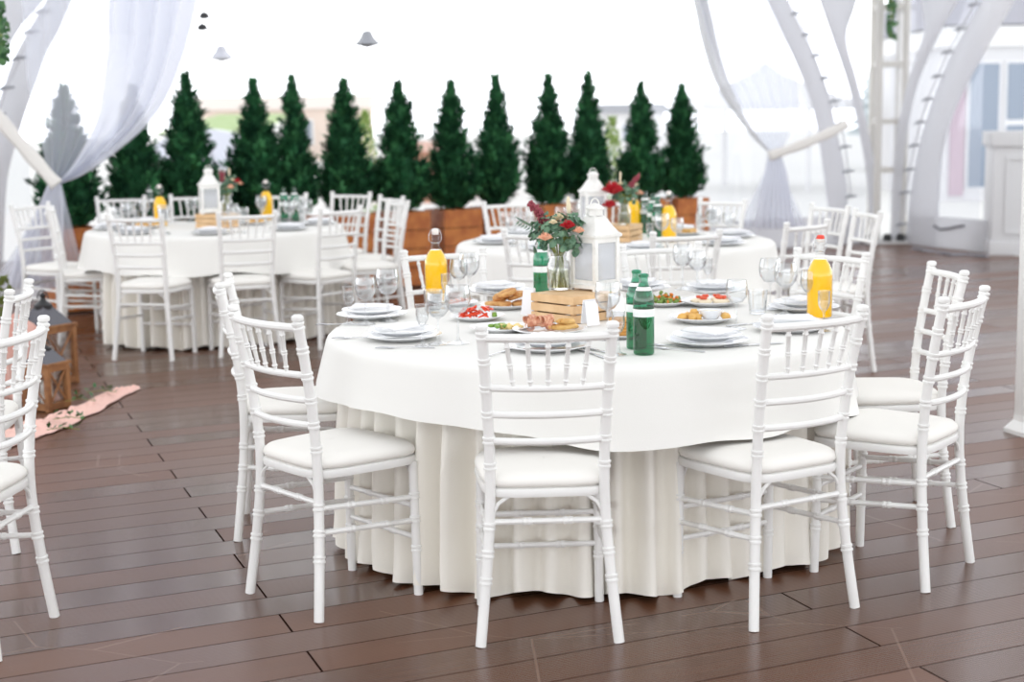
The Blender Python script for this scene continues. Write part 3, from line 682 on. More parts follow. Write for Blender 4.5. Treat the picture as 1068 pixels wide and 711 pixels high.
# ------------------------------------------------------------------ tables with cloths
def make_table(cx, cy, Rr, nm, seed, chairs, zt=.745, h1=False):
    t = thing('round_table', 'round folding banquet table under the white cloths, '+nm, 'table', (cx, cy, 0))
    MB().lathe([(0,zt-.045),(Rr-.03,zt-.045),(Rr-.025,zt-.04),(Rr-.025,zt-.012),(Rr-.03,zt-.008),(0,zt-.008)], 48).build('tabletop', pine, t)
    for k in range(4):
        a = PI/4+k*PI/2; MB().sweep([(.45*math.cos(a),.45*math.sin(a),0),(.42*math.cos(a),.42*math.sin(a),zt-.045)], .016, 8).build('leg', steel, t)
    rnd = random.Random(seed); NT = 576; NZ = 26
    ph = [0]
    k = 50; offs = [rnd.uniform(-.35,.35) for _ in range(k)]; amps = [rnd.uniform(.55,1.25) for _ in range(k)]
    def wave(a):
        x = a/(2*PI)*k; i = int(x) % k; u = x-int(x); j = (i+1) % k
        # phase warped cosine with per-fold amplitude
        s_ = (1-math.cos(2*PI*u))/2
        am = amps[i]*(1-u)+amps[j]*u
        w = math.cos(2*PI*(u+.12*offs[i]*math.sin(2*PI*u)))
        return am*(w*.6+.4*math.copysign(abs(w)**.35, w))
    loc = []
    for c in chairs:
        loc.append((c[0]-cx, c[1]-cy, R(c[2])))
    def inside(x, y):
        for a, b, r_ in loc:
            dx, dy = x-a, y-b; lx = dx*math.cos(r_)+dy*math.sin(r_); ly = -dx*math.sin(r_)+dy*math.cos(r_)
            if abs(lx) < .2 and -.1 < ly < .36: return True
        return False
    lim = []
    for i in range(NT):
        a = 2*PI*i/NT; r_ = 1.05
        while r_ > .5 and inside(r_*math.cos(a), r_*math.sin(a)): r_ -= .006
        lim.append(r_)
    lim = [max(min(l, Rr-.02), Rr-.17) for l in lim]
    lim = [min(lim[(i+d) % NT] for d in range(-9, 10)) for i in range(NT)]
    for _ in range(3): lim = [sum(lim[(i+d) % NT] for d in range(-8, 9))/17 for i in range(NT)]
    def skirt(u, v):
        i = round(u*NT) % NT; a = 2*PI*u; z = (zt-.004)*(1-v)+.006
        w = wave(a); base = Rr-.060+.03*v
        r_ = base+w*(.046-.12*max(0, Rr-.02-lim[i]))*min(1, .25+v*1.6)*(1+.15*math.sin(a*3+seed))
        r_ -= max(0, Rr-.02-lim[i])*min(1, v*2.4)*.95
        if v > .9: r_ += .006*math.sin(a*31+seed)*(v-.9)*10
        zz = z+(.012+.010*math.sin(a*17+seed)+.010*w)*v**4
        return (r_*math.cos(a), r_*math.sin(a), zz)
    m = MB(); m.grid(skirt, NT, NZ, closed=True)
    o = m.build('table_skirt', skirt_m, None, smooth=80); o.location = (cx, cy, 0)
    tag(o, 'pleated cream floor-length cloth hanging from '+nm, 'tablecloth', 'long pleated cloths of the round tables')
    # overlay
    NT2 = 288; h0 = .243
    prof = [(0,0),(.4,0),(.8,0),(Rr-.06,0),(Rr-.022,-.0015),(Rr-.004,-.006),(Rr+.006,-.016)]
    np_ = len(prof); ND = 14
    def over(u, v):
        a = 2*PI*u; j = round(v*(np_-1+ND))
        if j < np_: r_, dz = prof[j]; return (r_*math.cos(a), r_*math.sin(a), zt+.006+dz)
        q = (j-np_+1)/ND
        sg_ = 1/(1+math.exp(-(((a+PI) % (2*PI))-PI+R(105))/R(11))) if (a > PI) else 0
        hm = (.158+.066*sg_*(1 if a > PI else 0)) if h1 else h0
        if h1 and a < PI: hm = .158+.066*(.5+.5*math.cos(a))
        drop = hm*(1+(0 if h1 else .07)*math.sin(2*a+seed)+.05*math.sin(5*a+seed*2)+.035*math.sin(11*a))
        f = .5*math.sin(a*13+seed)+.35*math.sin(a*21+seed*3)+.25*math.sin(a*8)
        r_ = Rr+.008+.040*q+.020*q*f
        return (r_*math.cos(a), r_*math.sin(a), zt-.010-drop*q)
    m = MB(); m.grid(over, NT2, np_-1+ND, closed=True)
    o = m.build('tablecloth', linen, None, smooth=80); o.location = (cx, cy, 0)
    tag(o, 'short white overlay cloth draped over '+nm, 'tablecloth', 'short white overlay cloths of the round tables')
make_table(.26, 5.38, .90, 'the large main table in front', 1.3, [CH[i] for i in range(9)], h1=True)
make_table(-2.07, 10.84, .89, 'the left rear table', 2.1, [CH[i] for i in (11,12,13,14,15,16,17,18,19,20,21)])
make_table(.62, 9.12, .93, 'the middle rear table', 3.7, [CH[i] for i in (22,23,24,25,26,27,28,29)])
ZT = .7525

# ------------------------------------------------------------------ tableware prototypes
def plate_mesh(name, r, h=.016, mat=china, label='plate'):
    t = MB().lathe([(0,.003),(r*.55,.003),(r*.58,0),(r*.62,.002),(r*.72,.006),(r*.98,h),(r,h+.0012),(r*.995,h+.003),(r*.97,h+.003),(r*.70,.0095),(r*.6,.007),(0,.007)], 40).build(name, mat)
    return tag(t, label, 'plate')
big_plate = plate_mesh('dinner_plate', .132); small_plate = plate_mesh('salad_plate', .112)
serving_plate = plate_mesh('serving_plate', .105)
napkin = MB()
def nf(u, v):
    x = (u-.5)*.16*(1-.45*v); y = (v-.5)*.15; return (x, y, .004+.008*math.sin(PI*u)*math.sin(PI*v*.9)+.0015*math.sin(u*20))
napkin.grid(nf, 12, 10)
napkin = tag(napkin.build('napkin', napkin_m, smooth=60), 'napkin', 'napkin')
md = napkin.modifiers.new('thickness', 'SOLIDIFY'); md.thickness = .003; md.offset = 1
def make_glass(name, rb, hb, stem, rbase, rim, seg=28):
    """footed glass: one thin continuous wall"""
    o = MB().lathe([(0,.001),(rbase,.001),(rbase,.0025),(rbase*.5,.006),(.006,.012),(.0035,.03),(.0035,stem),(.008,stem+.008),(rb*.55,stem+hb*.14),(rb*.9,stem+hb*.34),(rb,stem+hb*.55),(rb*.95,stem+hb*.78),(rim,stem+hb),
                    (rim-.0012,stem+hb),(rb*.95-.0014,stem+hb*.78),(rb-.0014,stem+hb*.55),(rb*.9-.0014,stem+hb*.34),(rb*.5,stem+hb*.16),(0,stem+.012)], seg).build(name, glass, smooth=60)
    return tag(o, 'glass', 'glass')
wine = make_glass('wine_glass', .043, .102, .090, .037, .036)
medium = make_glass('white_wine_glass', .038, .090, .080, .034, .033)
flute = make_glass('liqueur_glass', .021, .075, .062, .026, .021)
tumbler = tag(MB().lathe([(0,.001),(.028,.001),(.031,.01),(.037,.088),(.0355,.088),(.0295,.012),(0,.010)], 28).build('tumbler', glass, smooth=50), 'glass', 'glass')

def juice_bottle(stopper):
    t = thing('juice_bottle', 'bottle', 'bottle')
    MB().lathe([(0,.0),(.042,.0),(.0455,.004),(.046,.15),(.045,.168),(.034,.195),(.020,.216),(.0155,.222),(.0145,.262),(.017,.266),(.017,.274),(.0135,.277),(.0125,.277)], 28).build('glass_body', bottle_glass, t, smooth=50)
    MB().lathe([(0,.004),(.042,.004),(.0443,.008),(.0448,.15),(.0438,.168),(.033,.194),(.022,.211),(0,.211)], 28).build('juice', juice_m, t, smooth=50)
    MB().lathe([(0,.270),(.0125,.272),(.0145,.279),(.0145,.288),(.011,.295),(0,.297)], 16).build('stopper', cap_white, t)
    if stopper is not cap_white: MB().lathe([(.0147,.284),(.0152,.286),(.0125,.2965),(.0,.299)], 16).build('seal', stopper, t)
    w = MB()
    for s in (-1, 1): w.sweep([(s*.016,0,.238),(s*.026,.004,.250),(s*.026,.004,.268),(s*.018,0,.290),(s*.008,0,.296)], .0012, 5)
    w.sweep([(.016*math.cos(k*PI/6),.016*math.sin(k*PI/6),.238) for k in range(12)], .0012, 5, closed=True); w.build('wire_clasp', steel, t)
    return t
jb = juice_bottle(cap_white); jr = juice_bottle(red_rubber)
def water_bottle():
    t = thing('water_bottle', 'bottle', 'bottle')
    MB().lathe([(0,.0),(.029,.0),(.0325,.004),(.0325,.165),(.0315,.178),(.026,.196),(.0175,.212),(.0138,.225),(.0130,.238),(.0155,.240),(.0155,.247),(.012,.249)], 28).build('glass_body', green_glass, t, smooth=50)
    MB().lathe([(0,.004),(.0295,.004),(.031,.01),(.031,.112),(0,.112)], 20).build('water', thin('green_water', (.38,.80,.66), .1, .3), t, smooth=50)
    MB().lathe([(.0329,.118),(.0332,.119),(.0332,.141),(.0329,.142)], 28).build('label', label_white, t)
    MB().lathe([(.0255,.1985),(.0195,.2095)], 24).build('neck_label', label_white, t)
    return t
wb = water_bottle()
GR = {}
def put(proto, px, py, lab, z=ZT, rz=0, group=None, sc=None):
    p = W(px, py, z=z); return place(proto, p, rz, lab, group, sc)

# place settings on the main table: pixel of plate centre
SET = [((571,362),'front centre setting, behind the front chair'),((738,356),'front right setting beside the green bottles'),((420,351),'front left setting'),((388,329),'far left setting'),
       ((520,304),'back left setting behind the bread'),((826,342),'right setting in front of the juice bottle'),((838,321),'right setting behind the juice bottle'),((667,301),'back setting behind the green bottles'),((744,303),'back right setting')]
for i, ((px, py), lab) in enumerate(SET):
    p = W(px, py, z=ZT+.008)
    place(big_plate, (p.x, p.y, ZT), 0, 'large white plate, '+lab, 'white dinner plates')
    place(small_plate, (p.x, p.y, ZT+.0165), 0, 'smaller white plate on the large one, '+lab, 'white salad plates')
    place(napkin, (p.x, p.y, ZT+.0385), math.atan2(p.y-5.38, p.x-.26)+PI/2+.3, 'folded white napkin, '+lab, 'folded white napkins')
def fork_proto():
    m = MB(); m.sweep([(0,-.095,.002),(0,-.06,.003),(0,.0,.004),(0,.03,.003)], [.004,.0045,.0022,.003], 8, flat=.5)
    m.sweep([(0,.03,.003),(0,.045,.003),(0,.055,.002)], [.004,.010,.010], 8, flat=.2)
    for x in (-.0085,-.0028,.0028,.0085): m.sweep([(x,.052,.002),(x,.075,.0035),(x*.9,.098,.002)], [.0016,.0016,.0008], 5)
    return tag(m.build('fork', steel), 'fork', 'fork')
def knife_proto():
    m = MB(); m.sweep([(0,-.11,.003),(0,-.02,.003)], [.006,.005], 8, flat=.5); m.sweep([(0,-.02,.003),(0.001,.03,.003),(.001,.09,.002),(-.003,.115,.002)], [.005,.0095,.009,.002], 8, flat=.12)
    return tag(m.build('table_knife', steel), 'knife', 'knife')
fork = fork_proto(); knife = knife_proto()
for px, py, rz, lab in ((519,369,-.5,'steel fork, left of the front centre setting'),(707,365,.95,'steel fork, nearer one left of the front right setting'),(703,361,1.1,'steel fork, farther one left of the front right setting'),(376,353,1.45,'steel fork at the front left setting'),(357,339,1.4,'steel fork at the far left setting'),(423,363,1.5,'steel fork in front of the front left setting')):
    p = W(px, py, z=ZT); place(fork, (p.x, p.y, ZT), rz, lab, 'steel forks')
for px, py, rz, lab in ((617,369,.35,'steel knife right of the front centre setting'),(624,366,.5,'steel knife, second one right of the front centre setting'),(786,360,-1.2,'steel knife right of the front right setting'),(783,338,-1.0,'steel knife beside the right setting')):
    p = W(px, py, z=ZT); place(knife, (p.x, p.y, ZT), rz, lab, 'steel knives')
# glasses: (proto, px, py of foot, label)
for pr, px, py, lab in (
  (flute,364,338,'small stemmed glass, leftmost on the main table'),(medium,382,338,'medium wine glass between the small and large ones at far left'),(wine,405,335,'large wine glass at the far left setting'),
  (flute,441,361,'small stemmed glass at the front left setting'),(medium,457.5,359,'medium wine glass at the front left setting'),(wine,478,358,'large wine glass at the front left setting'),
  (flute,466,322,'small stemmed glass in front of the left juice bottle'),(medium,479,314,'medium wine glass right of the left juice bottle'),(wine,490,313,'large wine glass right of the left juice bottle'),
  (wine,634,354,'large wine glass in front of the right side of the crate'),(flute,645,370,'small stemmed glass behind the front chair finial'),
  (wine,712,302,'large wine glass in the back cluster, left one'),(medium,727,304,'medium wine glass in the back cluster'),(flute,738,303,'small stemmed glass in the back cluster, right one'),
  (medium,768,343,'medium wine glass between the tomato plate and the front right setting'),(wine,803,322,'large wine glass left of the right juice bottle, rear one'),(wine,819,328,'large wine glass left of the right juice bottle, front one'),
  (medium,845,331,'medium wine glass at the left side of the right juice bottle'),(flute,859,345,'small stemmed glass in front of the right juice bottle')):
    put(pr, px, py, 'clear '+lab, group='stemmed glasses on the main table')
put(tumbler, 790, 327, 'clear tumbler left of the right juice bottle'); put(tumbler, 452, 326, 'clear tumbler in front of the left juice bottle')

put(jb, 455.5, 315, 'tall swing-top bottle of orange juice on the left of the main table', rz=.3)
put(jr, 854.5, 331, 'swing-top bottle of orange juice with a red seal on the right of the main table', rz=.3)
put(wb, 671.5, 369, 'green water bottle with white label, nearer of the pair'); put(wb, 664, 363, 'green water bottle, farther of the pair, half hidden')
put(wb, 565, 314, 'green water bottle behind the bouquet jar on the left')

# crate, lantern and bouquet
def make_crate():
    t = thing('wooden_crate', 'crate', 'crate'); a, b, h = .110, .110, .098
    for k in range(3):
        z0 = .001+k*.034; z1 = z0+.0285
        for lo, hi in (((-a,-b,z0),(a,-b+.008,z1)),((-a,b-.008,z0),(a,b,z1)),((-a,-b+.008,z0),(-a+.008,b-.008,z1)),((a-.008,-b+.008,z0),(a,b-.008,z1))):
            MB().box(lo, hi).build('slat', pine, t, smooth=0, bevel=.001)
    for sx in (-1, 1):
        for sy in (-1, 1): MB().box((sx*(a-.016)-.0075, sy*(b-.016)-.0075, .001),(sx*(a-.016)+.0075, sy*(b-.016)+.0075, .089)).build('corner_post', pine, t, smooth=0)
    MB().box((-a+.009,-b+.009,.0895),(a-.009,b-.009,.0975)).build('base_board', pine, t, bevel=.001)
    return t
crate = make_crate()
CRZ = R(-48); _c = W(598, 338.5, z=ZT); CR = _c+Vector((-math.cos(CRZ)*.11-math.sin(CRZ)*.11, -math.sin(CRZ)*.11+math.cos(CRZ)*.11, 0))
place(crate, CR, CRZ, 'pale pine crate turned upside down in the middle of the main table')
CT = ZT+.0978
def make_lantern():
    t = thing('lantern', 'lantern', 'lantern'); a = .058; h = .175
    MB().box((-a-.012,-a-.012,.008),(a+.012,a+.012,.022)).build('base', lantern_m, t, bevel=.002)
    for sx in (-1,1):
        for sy in (-1,1): MB().box((sx*(a+.004)-.008,sy*(a+.004)-.008,0),(sx*(a+.004)+.008,sy*(a+.004)+.008,.0085)).build('foot', lantern_m, t, smooth=0)
    for sx in (-1, 1):
        for sy in (-1, 1): MB().box((sx*(a-.002)-.008, sy*(a-.002)-.008, .022),(sx*(a-.002)+.008, sy*(a-.002)+.008, h+.02)).build('corner_post', lantern_m, t, bevel=.0015)
    for k in range(4):
        mt_ = Matrix.Rotation(k*PI/2, 4, 'Z'); fr = MB()
        MB().box((-a+.006,-a-.003,.022),(a-.006,-a+.006,.038), mt_).build('lower_rail', lantern_m, t, smooth=0)
        o = fr.box((-a+.006,-a-.003,h),(a-.006,-a+.006,h+.02), mt_).build('upper_rail', lantern_m, t, smooth=0)
        MB().box((-a+.006,-a+.001,.038),(a-.006,-a+.002,h), mt_).build('pane', pane_glass, o, smooth=0)
    MB().lathe([(0,h+.02),(.098,h+.02),(.1,h+.024),(.1,h+.030),(.088,h+.036),(.066,h+.058),(.046,h+.085),(.03,h+.098)], 4, rot=PI/4).build('roof', lantern_m, t, smooth=20)
    MB().lathe([(.03,h+.097),(.03,h+.118),(.036,h+.120),(.036,h+.126),(.02,h+.136),(.006,h+.142),(0,h+.143)], 6).build('vent_cap', lantern_m, t, smooth=20)
    MB().sweep([(.022*math.cos(a_),0,h+.135+.024*math.sin(a_)) for a_ in [PI*k/10-.2 for k in range(13)]], .0025, 6).build('handle', lantern_m, t)
    MB().lathe([(0,.023),(.025,.023),(.025,.09),(.022,.092),(0,.088)], 18).build('candle', candle_m, t)
    return t
lantern = make_lantern()
d = Vector((math.cos(CRZ), math.sin(CRZ), 0)); nn = Vector((-d.y, d.x, 0))
lp = W(621, 302.5, z=CT); lp = W(621, 301.5, z=CT)
place(lantern, lp, R(42), 'white wooden lantern with glass panes on the main table crate', sc=1.0)

def rose(m, c, r, seed):
    rnd = random.Random(seed)
    for k in range(14):
        a = k*2.4; q = k/14; rr = r*(.25+.75*q)
        ax = Vector((math.cos(a), math.sin(a), 0)); sd = Vector((-ax.y, ax.x, 0)); b = Vector(c)+Vector((0,0,-r*.5))
        top = Vector(c)+ax*rr*.95+Vector((0,0,r*(.55-.75*q)))
        mid = Vector(c)+ax*rr*1.0+Vector((0,0,-r*.1)); w_ = rr*.62
        m.add([b, mid+sd*w_, top+sd*w_*.6, top+Vector((0,0,r*.06)), top-sd*w_*.6, mid-sd*w_], [(0,1,2,3),(0,3,4,5)])
def make_bouquet(seed, big=True, name='flower_bouquet'):
    rnd = random.Random(seed); t = thing(name, 'bouquet', 'flowers')
    MB().lathe([(0,.002),(.036,.002),(.04,.008),(.041,.075),(.038,.095),(.028,.115),(.028,.128),(.030,.132),(.029,.134),(.0265,.130),(.0265,.113),(.037,.092),(.0395,.075),(.038,.010),(0,.006)], 24).build('glass_jar', glass, t, smooth=50)
    MB().lathe([(0,.007),(.0375,.010),(.0388,.07),(0,.07)], 20).build('water', thin('vase_water'+str(seed), (.93,.93,.80), .1, .3), t)
    m = MB()
    for k in range(15):
        a = rnd.random()*6.28; b = rnd.random()*6.28
        m.sweep([(.03*math.cos(a),.03*math.sin(a),.01),(.015*math.cos(b),.015*math.sin(b),.12),(.05*math.cos(b),.05*math.sin(b),.19)], .0028, 5)
    m.build('stems', stem_m, t)
    m = MB()
    for k in range(210 if big else 110):
        a = rnd.random()*6.28; e_ = rnd.uniform(-.75,1.2); rr = rnd.uniform(.05,.098); c = Vector((rr*math.cos(a)*math.cos(e_*.8), rr*math.sin(a)*math.cos(e_*.8), .190+rr*math.sin(e_)*.9))
        n_ = (c-Vector((0,0,.15))).normalized()+Vector((rnd.uniform(-.5,.5),rnd.uniform(-.5,.5),rnd.uniform(-.3,.3))); n_.normalize()
        x = n_.orthogonal().normalized(); y = n_.cross(x); s_ = rnd.uniform(.010,.018)
        m.add([c+(x*math.cos(j*PI/4)+y*math.sin(j*PI/4)*.85)*s_+n_*.004*math.cos(j*PI/2) for j in range(8)], [tuple(range(8))])
    m.build('eucalyptus_leaves', leaf_euc, t, smooth=0)
    for c, r_, mm, nme in (((.03,-.080,.235),.032,red_m,'red_rose'),((-.048,-.085,.195),.030,peach_m,'peach_rose'),((.068,-.075,.215),.024,peach_m,'peach_rose'),((.0,.03,.255),.026,cream_m,'cream_bloom'),((-.02,-.085,.245),.018,cream_m,'cream_bloom')):
        m = MB(); rose(m, c, r_, seed); m.build(nme, mm, t, smooth=0)
    for b, e_ in (((-.04,0,.21),(-.10,-.04,.31)),((-.02,.02,.21),(-.075,-.05,.30)),):
        m = MB(); b = Vector(b); e_ = Vector(e_); m.sweep([b, e_], .0015, 4)
        for k in range(40): q = b.lerp(e_, .25+.75*rnd.random()); m.blob(q+Vector((rnd.uniform(-1,1),rnd.uniform(-1,1),rnd.uniform(-1,1)))*.008, .006, k, n=5, m=4)
        m.build('burgundy_sprig', burg_m, t)
    m = MB(); m.sweep([(.03,0,.2),(.035,0,.27)], .0015, 4); m.blob((.036,0,.295), (.009,.006,.030), 3, n=8); m.build('wheat_head', cream_m, t)
    m = MB(); b = Vector((-.05,0,.2)); e_ = Vector((-.135,0,.245)); m.sweep([b, e_], .0015, 4)
    for k in range(10):
        q = b.lerp(e_, k/9); 
        for s in (-1,1): m.add([q, q+Vector((-.008,.004,s*.010)), q+Vector((-.018,0,s*.016)), q+Vector((-.004,-.004,s*.010))], [(0,1,2,3)])
    m.build('leaf_sprig', leaf_euc, t, smooth=0)
    return t
bq = make_bouquet(4)
place(bq, W(583, 302, z=CT), .0, 'bouquet of eucalyptus, red and peach roses in a glass jar on the main table crate', sc=1.05)

# white cards propped beside the crate
def card(px, py, rz, h, w, lab):
    p = W(px, py, z=ZT); t = MB(); t.box((-w/2,-.001,0),(w/2,.001,h), Matrix.Rotation(-.15, 4, 'X')); t.box((-w/2,.036,0),(w/2,.038,h), Matrix.Rotation(.15, 4, 'X') @ Matrix.Translation((0,0,.0)))
    o = t.build('table_card', napkin_m, smooth=0); o.location = (p.x, p.y, ZT+.0055); o.rotation_euler.z = rz; tag(o, lab, 'card')
card(549, 330, R(-40), .095, .05, 'blank white folded card standing at the left end of the crate')
card(619, 341, R(35), .085, .055, 'blank white folded card standing right of the crate corner')
card(646, 334, R(42), .088, .06, 'blank white folded card standing behind the pancake stack')

# food ---------------------------------------------------------------
def dish(px, py, lab, sc=1.0):
    p = W(px, py, z=ZT+.008); o = place(serving_plate, (p.x, p.y, ZT), 0, lab, 'white serving plates', sc); return Vector((p.x, p.y, ZT+.0085*sc))
def bit(name, mat, p, off, r, lab, cat_, grp, seed=0, amp=.25, rot=0, n=9, m=7):
    b = MB().blob((0,0,0), r, seed, amp, n, m).build(name, mat, smooth=60); rz = r[2] if hasattr(r, '__len__') else r
    b.location = p+Vector(off)+Vector((0,0,rz*.85)); b.rotation_euler = (0, 0, rot) ; return tag(b, lab, cat_, grp)
rnd = random.Random(11)
p = dish(529, 319, 'white serving plate under the bread slices')
for k, (x, y, z) in enumerate(((-.05,-.02,0),(-.01,-.035,.0),(.045,-.02,.0),(-.025,.02,.020),(.03,.015,.022),(.0,-.01,.04),(.055,.0,.035))):
    m = MB(); m.lathe([(0,-.008),(.030,-.008),(.034,-.004),(.034,.004),(.030,.008),(0,.008)], 14, Matrix.Diagonal((1.15,.8,1,1)))
    o = m.build('bread_slice', bread_m); o.location = p+Vector((x, y, z+.012)); o.rotation_euler = (rnd.uniform(-.35,.35), rnd.uniform(-.3,.3), rnd.uniform(0,3))
    tag(o, 'toasted golden bread slice heaped on the serving plate left of the crate', 'bread', 'heaped bread slices')
p = dish(498, 331, 'white serving plate under the red peppers', .95)
for k in range(22):
    a = rnd.uniform(0,6.28); c = Vector((rnd.uniform(-.065,.045), rnd.uniform(-.03,.03), .006+rnd.uniform(0,.026)))
    m = MB(); m.sweep([(-.022,0,0),(-.01,.008,.006),(.008,.006,.004),(.022,-.004,0)], [.003,.007,.007,.003], 6, flat=.6)
    o = m.build('pepper_strip', pepper_m); o.location = p+c; o.rotation_euler = (rnd.uniform(-.4,.4), rnd.uniform(-.3,.3), a); tag(o, 'strip of red pepper heaped on the left serving plate', 'pepper', 'heaped red pepper strips')
for k in range(2): bit('olive', greenveg, p, (.062,-.01+.02*k,.0), .010, 'dark green olive beside the red peppers', 'olive', 'olives by the peppers', k)
p = dish(478, 316, 'white serving plate with sliced salmon by the left juice bottle', .75)
for k in range(4):
    m = MB(); m.grid(lambda u, v: ((u-.5)*.045, (v-.5)*.03, .004*math.sin(u*9)+.003), 8, 4); o = m.build('salmon_slice', M('salmon', (.80,.35,.26), .4)) if k == 0 else bpy.data.objects.new('salmon_slice', o.data)
    if k: COL.objects.link(o)
    o.location = p+Vector((-.03+.02*k, .0, .002+.004*k)); o.rotation_euler = (.1,.1,.2*k); tag(o, 'thin pink salmon slice by the left juice bottle', 'salmon', 'salmon slices')
p = dish(522, 343, 'white serving plate with cheese and herbs in front of the crate')
for k in range(10):
    bit('cheese_piece', cheese_m, p, (rnd.uniform(-.07,.07), rnd.uniform(-.03,.03), 0), (.016,.011,.009), 'yellow cheese piece on the plate in front of the crate', 'cheese', 'cheese pieces', k, rot=k)
for k in range(6): bit('herb_leaf', greenveg, p, (rnd.uniform(-.07,.03), rnd.uniform(-.03,.03), .006), (.016,.010,.006), 'green herb garnish on the cheese plate', 'herb', 'herb garnish', k, rot=k)
p = dish(573, 346, 'white serving plate with rolled ham and fried rolls', 1.2)
for k in range(9):
    m = MB(); m.grid(lambda u, v: ((.012+.004*v)*math.cos(u*5.2+k), (v-.5)*.045, .015+(.012+.004*v)*math.sin(u*5.2+k)), 14, 4); o = m.build('ham_slice', ham_m, smooth=80)
    o.location = p+Vector((rnd.uniform(-.08,.02), rnd.uniform(-.03,.03), .003+.012*(k % 3))); o.rotation_euler = (0, rnd.uniform(-.3,.3), k*1.1); tag(o, 'curled slice of pink ham in front of the crate', 'ham', 'curled ham slices')
for k in range(6):
    m = MB(); m.sweep([(-.035,0,0),(-.02,0,.002),(.02,0,.002),(.035,0,0)], [.005,.010,.010,.005], 8); o = m.build('fried_roll', roll_m)
    o.location = p+Vector((.03+.014*k if k < 4 else .05+.015*(k-4), -.02+.012*k if k < 4 else 0, .014+(.018 if k > 3 else 0))); o.rotation_euler = (0,.1,.4+.1*k); tag(o, 'golden fried roll beside the ham slices', 'fried roll', 'golden fried rolls')
p = dish(650, 349, 'white serving plate under the stacked pancakes', .75)
for k in range(5):
    m = MB(); m.lathe([(0,-.005),(.036,-.006),(.041,0),(.036,.006),(0,.005)], 20); o = m.build('pancake', pancake_m); o.location = p+Vector((-.012+rnd.uniform(-.003,.003), .0+rnd.uniform(-.003,.003), .008+.011*k)); tag(o, 'small golden pancake stacked left of the green bottles', 'pancake', 'stacked pancakes')
p = dish(692, 316, 'white serving plate with pea and carrot salad', 1.0)
for k in range(90):
    a = rnd.uniform(0,6.28); q = rnd.random()**.5*.07; h_ = max(0,.05-q*.6)*rnd.random()
    bit('pea' if k % 3 else 'carrot_cube', pea_m if k % 3 else carrot_m, p, (q*math.cos(a), q*math.sin(a), h_*.9), .0075, 'green pea in the salad heap behind the green bottles' if k % 3 else 'orange carrot cube in the salad heap behind the green bottles', 'pea' if k % 3 else 'carrot', 'salad peas' if k % 3 else 'salad carrots', k, n=6, m=5)
p = dish(742, 316, 'white serving plate with tomato bruschetta, behind the sauce plate', 1.15)
for k in range(6):
    a = k*1.05; c = (.055*math.cos(a), .04*math.sin(a), 0); bit('toast', M('cream_toast', (.85,.74,.55), .6) if k == 0 else bpy.data.materials['cream_toast'], p, c, (.028,.022,.010), 'cream topped toast on the bruschetta plate', 'toast', 'bruschetta toasts', k, amp=.1)
    for j in range(3): bit('tomato_piece', tomato_m, p, (c[0]+rnd.uniform(-.015,.015), c[1]+rnd.uniform(-.01,.01), .018), (.009,.008,.006), 'chopped red tomato on the bruschetta plate', 'tomato', 'chopped tomatoes', k*3+j, n=6, m=5)
p = dish(733, 333, 'white serving plate with a sauce bowl and golden chicken pieces', 1.15)
o = tag(MB().lathe([(0,0),(.026,0),(.040,.022),(.042,.032),(.039,.032),(.036,.024),(0,.022)], 24).build('sauce_bowl', china), 'small white bowl of sauce between the chicken pieces', 'bowl'); o.location = p+Vector((.028,.0,.001))
s = tag(MB().lathe([(0,.028),(.034,.027),(.034,.0245),(0,.0235)], 20).build('sauce', sauce_m), 'pale sauce filling the small white bowl', 'sauce'); s.location = p+Vector((.028,0,.001))
for k, (x, y) in enumerate(((-.075,-.01),(-.055,.02),(-.04,-.025),(-.03,.015),(-.02,-.02),(.082,.01),(.08,-.02))):
    bit('chicken_piece', chicken_m, p, (x, y, .0 if k != 3 else .012), (.019,.014,.012), 'golden fried chicken piece on the sauce bowl plate', 'chicken', 'chicken pieces', k, rot=k)

# rear tables -------------------------------------------------------
def rear_set(cx, cy, nm, ang):
    place(crate, (cx+.02, cy-.02, ZT), ang, 'pale pine crate turned upside down on '+nm)
    for k in range(8):
        a = -PI/2+k*PI/4+R(8); x, y = cx+.72*math.cos(a), cy+.72*math.sin(a); wh = ('front','front right','right','back right','back','back left','left','front left')[k]+' setting of '+nm
        place(big_plate, (x, y, ZT), 0, 'large white plate, '+wh, 'dinner plates of '+nm)
        place(small_plate, (x, y, ZT+.0165), 0, 'smaller white plate, '+wh, 'salad plates of '+nm)
        place(napkin, (x, y, ZT+.0385), a+PI/2, 'folded white napkin, '+wh, 'napkins of '+nm)
        for j, (pr, da, rr) in enumerate(((wine,.24,.60),(medium,.32,.68),(flute,.16,.54))):
            place(pr, (cx+rr*math.cos(a+da), cy+rr*math.sin(a+da), ZT), 0, ['large','medium','small'][j]+' stemmed glass, '+wh, ['large','medium','small'][j]+' glasses of '+nm)
rear_set(-2.07, 10.84, 'the left rear table', R(-28)); rear_set(.62, 9.12, 'the middle rear table', R(-25))
def food_plate(cx, cy, nm, col):
    place(serving_plate, (cx, cy, ZT), 0, 'white serving plate with '+nm, 'white serving plates', 1.1)
    for k in range(7): bit('snack_piece', col, Vector((cx, cy, ZT+.009)), (rnd.uniform(-.055,.055), rnd.uniform(-.05,.05), .0), (.026,.018,.016), 'golden piece among the '+nm, 'snack', 'snacks, '+nm, k, rot=k)
